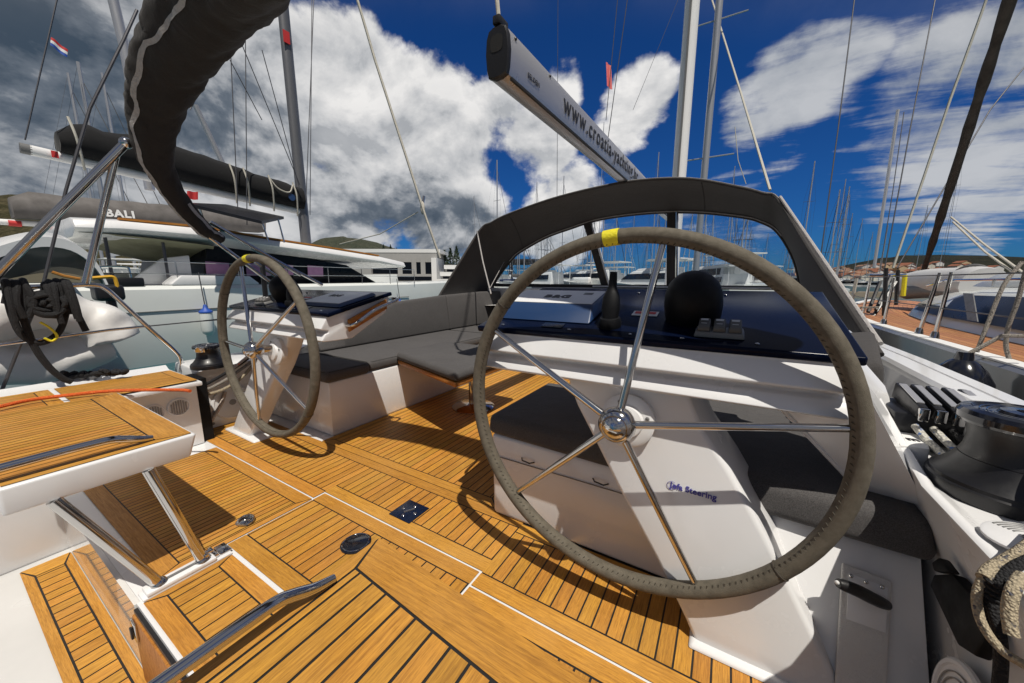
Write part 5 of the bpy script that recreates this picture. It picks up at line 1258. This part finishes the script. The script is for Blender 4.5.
line([(618,-5,30),(606,120,30)], .03, WIRE, 'thin halyard carrying the red pennant', 'rigging', 'stay')
line([(628,-5,30),(605,160,30)], .035, WIRE, 'dark stay next to the pennant halyard', 'rigging', 'stay')
line([(680,-5,20),(633,110,20)], .012, WIRE, 'faint slanting stay left of the white mast', 'rigging', 'stay')
line([(712,0,24),(740,90,20),(770,190,14)], .05, SHROUD, 'white rope from the grey mast slanting down to the sprayhood', name='halyard')
line([(735,127,20),(738,160,20),(746,184,20)], .02, SHROUD, 'short curved pale line above the sprayhood', name='thin_line')
line([(855,-5,14),(838,130,14),(820,262,14)], .022, WIRE, 'dark stay at the right, nearest the sprayhood', 'rigging', 'stay')
line([(936,-5,16),(910,130,16),(884,272,16)], .024, WIRE, 'dark stay left of the white dotted rope', 'rigging', 'stay')
line([(988,-5,9),(950,100,9.5),(893,268,10)], .030, SHROUD, 'white dotted rope running to the neighbouring bow', name='halyard')
line([(1030,60,10),(990,110,10),(897,268,10)], .017, WIRE, 'thin dark line crossing behind the furled headsail', 'rigging', 'stay')
line([(898,110,34),(886,190,34),(874,268,34)], .13, ALU, 'silver slanting mast of a yacht behind the neighbour bow', 'mast', 'slanting_mast', 8)
line([(904,112,33),(893,190,33),(880,270,33)], .035, WIRE, 'shroud just right of the silver slanting mast', 'rigging', 'stay')

# ================================================================== STARBOARD NEIGHBOUR
nb = thing('sailing_yacht', 'grey neighbouring yacht with teak side deck and long dark cabin window, right edge', 'yacht', (4.6,3,WATER))
def nbx(y):      # port edge of the deck
    return 2.50 + (0 if y < 4 else .075*(y-4)**1.65)
b = MB(); rows = []
ys = [-4,-2,0,1,2,3,4,5,6,7,8,9,10,10.6]
for y in ys:
    x = min(nbx(y), 4.75); rows.append([(x-.02,y,.60),(x-.055,y,.575),(x-.05,y,.50),(x+.0,y,.1),(x+.12,y,WATER),(x+.4,y,WATER-.4)])
b.loft(rows, closed=False); b.build('hull', HULLG, nb, angle=40)
b = MB(); rows = []
for y in ys:
    x = min(nbx(y), 4.75); rows.append([(x-.03,y,.575),(x-.03,y,.602),(x+.0,y,.606),(x+.03,y,.606),(x+.05,y,.602),(x+.055,y,.58)])
b.loft(rows, closed=False); b.build('toe_rail', WHITE, nb, angle=40)
NBT = teak('weathered_teak', 'y', (.46,.22,.11), (.30,.12,.05))
b = MB(); 
for k in range(0, 40):
    o0 = .06+k*.055; o1 = o0+.0515
    L0, L1 = [], []
    for y in ys:
        x = nbx(y)
        a_ = min(x+o0, 4.75); c_ = min(x+o1, 4.75)
        L0.append((a_,y,.585)); L1.append((c_,y,.585))
    b.use(0); b.loft([L0, L1], closed=False)
b.use(1); L0 = [(min(nbx(y)+.05,4.75),y,.5835) for y in ys]; L1 = [(4.8,y,.5835) for y in ys]; b.loft([L0,L1], closed=False)
b.build('teak_deck', [NBT, CAULK], nb, smooth=False)
b = MB(); rows = []
for y,x0,zt_ in ((-4,3.05,.98),(2.0,3.05,.98),(4.2,3.12,.95),(5.6,3.35,.88),(6.8,3.75,.76),(7.3,4.1,.65)):
    rows.append([(x0-.10,y,.58),(x0-.02,y,.66+(zt_-.66)*.35),(x0+.10,y,zt_-.06),(x0+.28,y,zt_),(6.0,y,zt_+.05)])
b.loft(rows, closed=False); b.poly(rows[-1]); b.build('cabin', HULLW, nb, angle=50)
b = MB(); rows = []
for y,x0,zt_ in ((-4,3.05,.98),(2.0,3.05,.98),(4.2,3.12,.95),(5.3,3.30,.90)):
    k = 1 if y < 5 else .3
    z0 = .66+(zt_-.66)*.05; z1 = zt_-.07
    xa = x0-.085; xb = x0+.075
    rows.append([(xa-.012,y,z0),(x0-.03,y,.66+(zt_-.66)*.35),(xb-.014,y,z0+(z1-z0)*k)])
b.loft(rows, closed=False); b.build('cabin_window', GLASSD, nb)
b = MB(); b.hexa([(2.962,3.35,.69),(2.972,3.52,.69),(3.09,3.98,.90),(3.08,3.8,.90)],[(2.955,3.35,.692),(2.965,3.52,.692),(3.082,3.98,.903),(3.072,3.8,.903)]); b.build('window_divider', GREYP, nb)
b = MB(); b.hexa([(3.5,4.2,.95),(6,4.2,.98),(6,5.0,.98),(3.5,5.0,.95)],[(3.55,4.2,1.10),(6,4.2,1.10),(6,4.8,1.10),(3.6,4.8,1.09)]); dk = b.build('deck_house', HULLW, nb, bevel=.02)
b = MB(); b.box(3.72,4.1,4.185,4.197,.995,1.065); b.build('window', GLASSD, dk)
b = MB(); b.tube([(3.3,3.2,1.03),(3.32,5.0,1.02),(3.5,6.0,.95)], .014, 8)
for y in (3.3,4.1,4.9): b.tube([(3.3,y,.97),(3.3,y,1.03)], .01, 6)
b.build('grab_rail', CHROME, nb)
# stanchions and lines
stn = []
for k,(y,h,lean) in enumerate(((2.75,.47,0),(3.0,.47,.03),(3.75,.44,0),(4.5,.45,0),(5.6,.45,0),(7.0,.45,0),(.6,.46,.0))):
    x = nbx(y)+.03
    b = MB(); b.tube([(x,y,.60),(x+.01+lean,y-.03,.60+h)], .0125, 10); b.lathe([(.026,0),(.022,.03),(.016,.05)], (x,y,.603), n=14)
    b.build('stanchion', CHROME if k not in (4,5) else SHROUD, nb)
b = MB()
for z in (.82,1.05): b.tube([(nbx(y)+.03,y,z) for y in (-2,.6,2.0,2.75,3.75,4.5,5.6,7.0,8.5)], .004, 6)
b.build('lifelines', WIRE, nb)
# inflatable on the foredeck
nd = thing('inflatable_dinghy', 'pale grey inflatable dinghy upside down on the neighbouring foredeck', 'dinghy', (4.4,6,.7))
b = MB(); b.tube(spline([on(905,287,'y',7.4),on(925,283,'y',7.0),on(950,283,'y',6.4),on(975,283,'y',5.9),on(984,285,'y',5.7)],6), [.10]+[.205]*24, 18); b.build('tube', mat('pvc_white', (.60,.60,.60), .4, var=.12, vscale=3), nd, angle=60)
b = MB(); b.tube(spline([on(903,293,'y',7.0),on(930,291,'y',6.6),on(955,292,'y',6.1)],6), [.06]+[.10]*12, 14); b.build('keel_strip', GREYP, nd)
b = MB(); p = on(970,284,'y',5.95); b.tube([p+V((.25*math.cos(a)*.6,.25*math.cos(a)*-.6,.255*math.sin(a)-.02)) for a in [R(20)+R(140)*i/14 for i in range(15)]], .016, 8); b.build('strap', GREYP, nd)
# furled headsail rolled on the forestay
fs = thing('furled_headsail', 'thick dark brown furled headsail slanting across the sky at the right', 'furled sail', on(925,272,'y',9.6))
b = MB(); pa = on(922,276,'y',9.6); pb = on(955,210,'y',8.4); pc = on(1016,-20,'y',5.2)
b.tube([pa+(pc-pa)*(i/24) for i in range(25)], [.034+.018*min(1,i/6) + .005*math.sin(i*1.7)+.003*math.sin(i*4.1) for i in range(25)], 14); b.build('rolled_sail', mat('sail_brown', (.035,.026,.021), .85, var=.4, vscale=6, bump=.6, bscale=12), fs, angle=70)
b = MB(); b.tube([pa+(pa-pb)*.10,pa], .055, 12); b.lathe([(.09,0),(.09,.03),(.05,.04),(.05,.12),(.09,.13),(.09,.16)], pa+(pa-pb)*.08, pb-pa, 18); b.build('furler_drum', BLACKP, fs)
b = MB(); b.tube([on(951,217,'y',8.4),on(985,245,'y',7.2),on(1040,285,'y',5.4)], .013, 7); tag(b.build('jib_sheet', SHROUD), 'upper pale jib sheet from the furled headsail to the right edge', 'rope')
b = MB(); b.tube([on(953,222,'y',8.4),on(985,252,'y',7.2),on(1035,288,'y',5.4)], .013, 7); tag(b.build('jib_sheet', SHROUD), 'lower pale jib sheet beneath its twin at the right edge', 'rope')
# black fenders between the hulls
for (px,py,y,k,lab) in ((968,385,1.75,1.0,'large glossy black fender hanging nearest the winch'),(865,328,4.0,1.0,'black fender further forward between the two hulls'),(848,318,5.5,.9,'black fender beneath the sprayhood edge, the most forward one')):
    c_ = V((2.30+max(0,nbx(y)-2.5),y,.50)); f = thing('fender', lab, 'fender', c_)
    b = MB(); b.lathe([(.0,.15),(.028,.15),(.036,.11),(.055,.095),(.085,.06),(.115,0),(.125,-.08),(.125,-.5),(.08,-.6)], c_, (0,0,1), 26); b.build('body', BLACKG, f)
    b = MB(); b.tube([c_+V((0,0,.13)), c_+V((.12,.03,.24)), V((nbx(y)+.05,y,.75))], .010, 7); b.build('lanyard', GROPE, f)
for lab, pts in (('grey braided rope slanting up from the near fender past the cabin window', [(977,352,2.05),(990,318,2.1),(1004,285,2.15),(1022,262,2.2)]),
                 ('grey braided rope hanging in a soft curve at the right frame edge', [(1028,262,1.95),(1018,300,1.95),(1009,325,1.95),(1006,345,1.95),(1010,362,1.93)])):
    b = MB(); b.tube(spline([on(x_,y_,'y',yy_) for x_,y_,yy_ in pts],6), .0095, 9); tag(b.build('braided_rope', GROPE), lab, 'rope')
bw = thing('bow_roller', 'cluttered steel bow fitting with yellow and black gear on the neighbouring foredeck', 'bow fitting', (3.2,7,.6))
for (px,y0,y1,yy) in ((896,305,270,6.0),(884,318,268,5.2)):
    b = MB(); b.tube([on(px,y0,'y',yy),on(px+2,y1,'y',yy)], .022, 8); b.build('post', BLACKP, bw)
b = MB(); b.tube([on(903,296,'y',6.4),on(905,275,'y',6.4)], .028, 8); b.build('buoyancy_aid', YELLOW, bw)
b = MB(); b.tube([on(868,275,'y',5.4),on(905,275,'y',6.6)], .02, 8); b.build('rail', CHROME, bw)
b = MB()
for (x0,y0,x1,y1) in ((891,276,876,310),(896,282,872,318),(880,282,868,312)): b.tube([on(x0,y0,'y',5.6),on(x1,y1,'y',5.2)], .02, 6)
b.build('straps', BLACKP, bw)

# ================================================================== SKY, SUN
SUN_AZ, SUN_EL = R(128), R(64)       # azimuth from boat's forward, clockwise to starboard
sv = V((math.sin(SUN_AZ)*math.cos(SUN_EL), math.cos(SUN_AZ)*math.cos(SUN_EL), math.sin(SUN_EL)))
sun = bpy.data.lights.new('sun', 'SUN'); sun.energy = 4.5; sun.angle = R(.5); sun.color = (1.0,.94,.84)
so = bpy.data.objects.new('sun', sun); COL.objects.link(so); so.rotation_euler = sv.to_track_quat('Z','Y').to_euler(); so.location = (3,-3,12)
w = bpy.data.worlds.new('World'); sc.world = w; w.use_nodes = True
t = NT(w.node_tree); bg = t.n['Background']; bg.inputs['Strength'].default_value = .074
sky = t.new('ShaderNodeTexSky', sky_type='NISHITA'); sky.sun_disc = False; sky.sun_elevation = SUN_EL; sky.sun_rotation = SUN_AZ
sky.air_density = 1.0; sky.dust_density = .3; sky.ozone_density = 3.0
tc = t.new('ShaderNodeTexCoord'); d = tc.outputs['Generated']
sep = t.new('ShaderNodeSeparateXYZ'); t.set(sep.inputs[0], d)
zc = t.math('ADD', t.math('MAXIMUM', sep.outputs[2], 0.0), .16)
cv = t.new('ShaderNodeCombineXYZ'); t.set(cv.inputs[0], t.math('DIVIDE', sep.outputs[0], zc)); t.set(cv.inputs[1], t.math('DIVIDE', sep.outputs[1], zc))
pl = cv.outputs[0]
def blob(px, py, rad, wt):
    dd = bearing(px, py).normalized()
    dot = t.vmath('DOT_PRODUCT', d, tuple(dd))
    return t.maprange(dot, math.cos(R(rad)), math.cos(R(rad*.15)), 0, wt, True)
def blobs(lst):
    out = None
    for q in lst:
        b_ = blob(*q); out = b_ if out is None else t.math('MAXIMUM', out, b_)
    return out
heavy = blobs([(300,110,12.5,1),(245,80,6,.8),(360,95,12,.95),(430,130,13,1),(490,120,8,.9),(530,150,9,.95),(450,195,15,1),(340,190,16,1),(250,170,14,1),(565,80,5,.75),(640,100,7,.8),(625,125,6,.7),(560,215,11,.9),(60,80,24,1.1),(-60,120,28,1.1),(130,165,18,1),(30,200,16,1)])
light = blobs([(760,110,7,.75),(800,78,8,.85),(845,55,6,.75),(870,92,6,.55),(960,80,10,.8),(1010,70,9,.8),(910,95,6,.6),(900,6,9,.55),(930,165,11,.7),(860,180,8,.55),(1000,150,11,.75),(960,210,8,.6),(850,213,6,.5),(705,95,5,.4),(990,205,6,.5),(690,120,5,.5),(785,160,4,.5),(600,215,10,.7),(720,240,12,.6)])
dvec = t.mapping(d, (1,1,1.35))
n1 = t.noise(dvec, 4.4, 13, .58, .2)
n2 = t.noise(t.mapping(dvec, (1,1,1), (0,0,0), (sv.x*.035, sv.y*.035, sv.z*.05)), 4.4, 13, .58, .2)
nb_ = t.noise(dvec, 2.1, 4, .5, .1)
n3 = t.noise(t.mapping(pl, (1.0,3.2,1), (0,0,R(-62))), 1.7, 9, .62, .5)
dens = t.math('ADD', t.math('SUBTRACT', n1, .5), t.math('MULTIPLY_ADD', heavy, .42, -.205))
rear_fill = t.maprange(t.vmath('DOT_PRODUCT', d, tuple((_fw*.75-V((0,0,.66))).normalized())), .22, -.15, 0, 1, True)  # unseen grey cloud behind the camera, added for neutral fill and steel reflections
dens = t.math('ADD', t.math('SUBTRACT', t.math('MULTIPLY_ADD', n1, .8, t.math('MULTIPLY', nb_, .2)), .5), t.math('MULTIPLY_ADD', heavy, .40, -.20))
ah = t.maprange(dens, -.02, .085, 0, 1, True)
densl = t.math('ADD', t.math('SUBTRACT', t.math('MULTIPLY_ADD', n3, .42, t.math('MULTIPLY', n1, .58)), .5), t.math('MULTIPLY_ADD', light, .40, -.25))
al = t.maprange(densl, -.03, .12, 0, .92, True)
# shading of the heavy clouds: relief toward the sun plus dark bellies
rel = t.maprange(t.math('SUBTRACT', n1, n2), -.10, .10, 0, 1)
dark = blobs([(20,60,26,.72),(110,120,12,.45),(415,232,11,.80),(335,228,10,.70),(-60,140,30,.9),(470,232,8,.7)])
fluff = t.math('ADD', t.math('MULTIPLY', rel, .48), t.maprange(dens, .0, .32, .54, .36))
fluff = t.math('ADD', fluff, t.maprange(nb_, .35, .65, -.10, .12))
bright = t.math('SUBTRACT', fluff, t.math('MULTIPLY', dark, .52), clamp=True)
cr = t.new('ShaderNodeValToRGB'); t.set(cr.inputs[0], bright); e = cr.color_ramp.elements
e[0].position = 0; e[0].color = (.62,.95,1.40,1); e[1].position = 1; e[1].color = (11.6,11.4,11.2,1)
e2 = cr.color_ramp.elements.new(.25); e2.color = (1.9,2.25,2.75,1)
e3 = cr.color_ramp.elements.new(.55); e3.color = (6.8,6.95,7.2,1)
grade = t.mix(1.0, sky.outputs[0], rgba((.085,.34,.76)), 'MULTIPLY')
c1 = t.mix(ah, grade, cr.outputs[0])
lc = t.mix(t.maprange(n1, .35, .65), rgba((3.2,3.7,4.4)), rgba((7.4,7.6,7.9)))
c2_ = t.mix(t.math('MULTIPLY', al, t.math('SUBTRACT', 1.0, ah)), c1, lc)
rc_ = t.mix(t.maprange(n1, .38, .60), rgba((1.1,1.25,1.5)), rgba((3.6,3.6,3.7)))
c3_ = t.mix(t.math('MULTIPLY', rear_fill, t.maprange(nb_, .36, .52, .25, .92)), c2_, rc_)
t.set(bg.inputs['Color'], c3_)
sc.view_settings.view_transform = 'Standard'; sc.view_settings.look = 'None'; sc.view_settings.exposure = 0; sc.view_settings.gamma = 1
sc.cycles.use_denoising = True
sc.cycles.max_bounces = 8; sc.cycles.transparent_max_bounces = 12
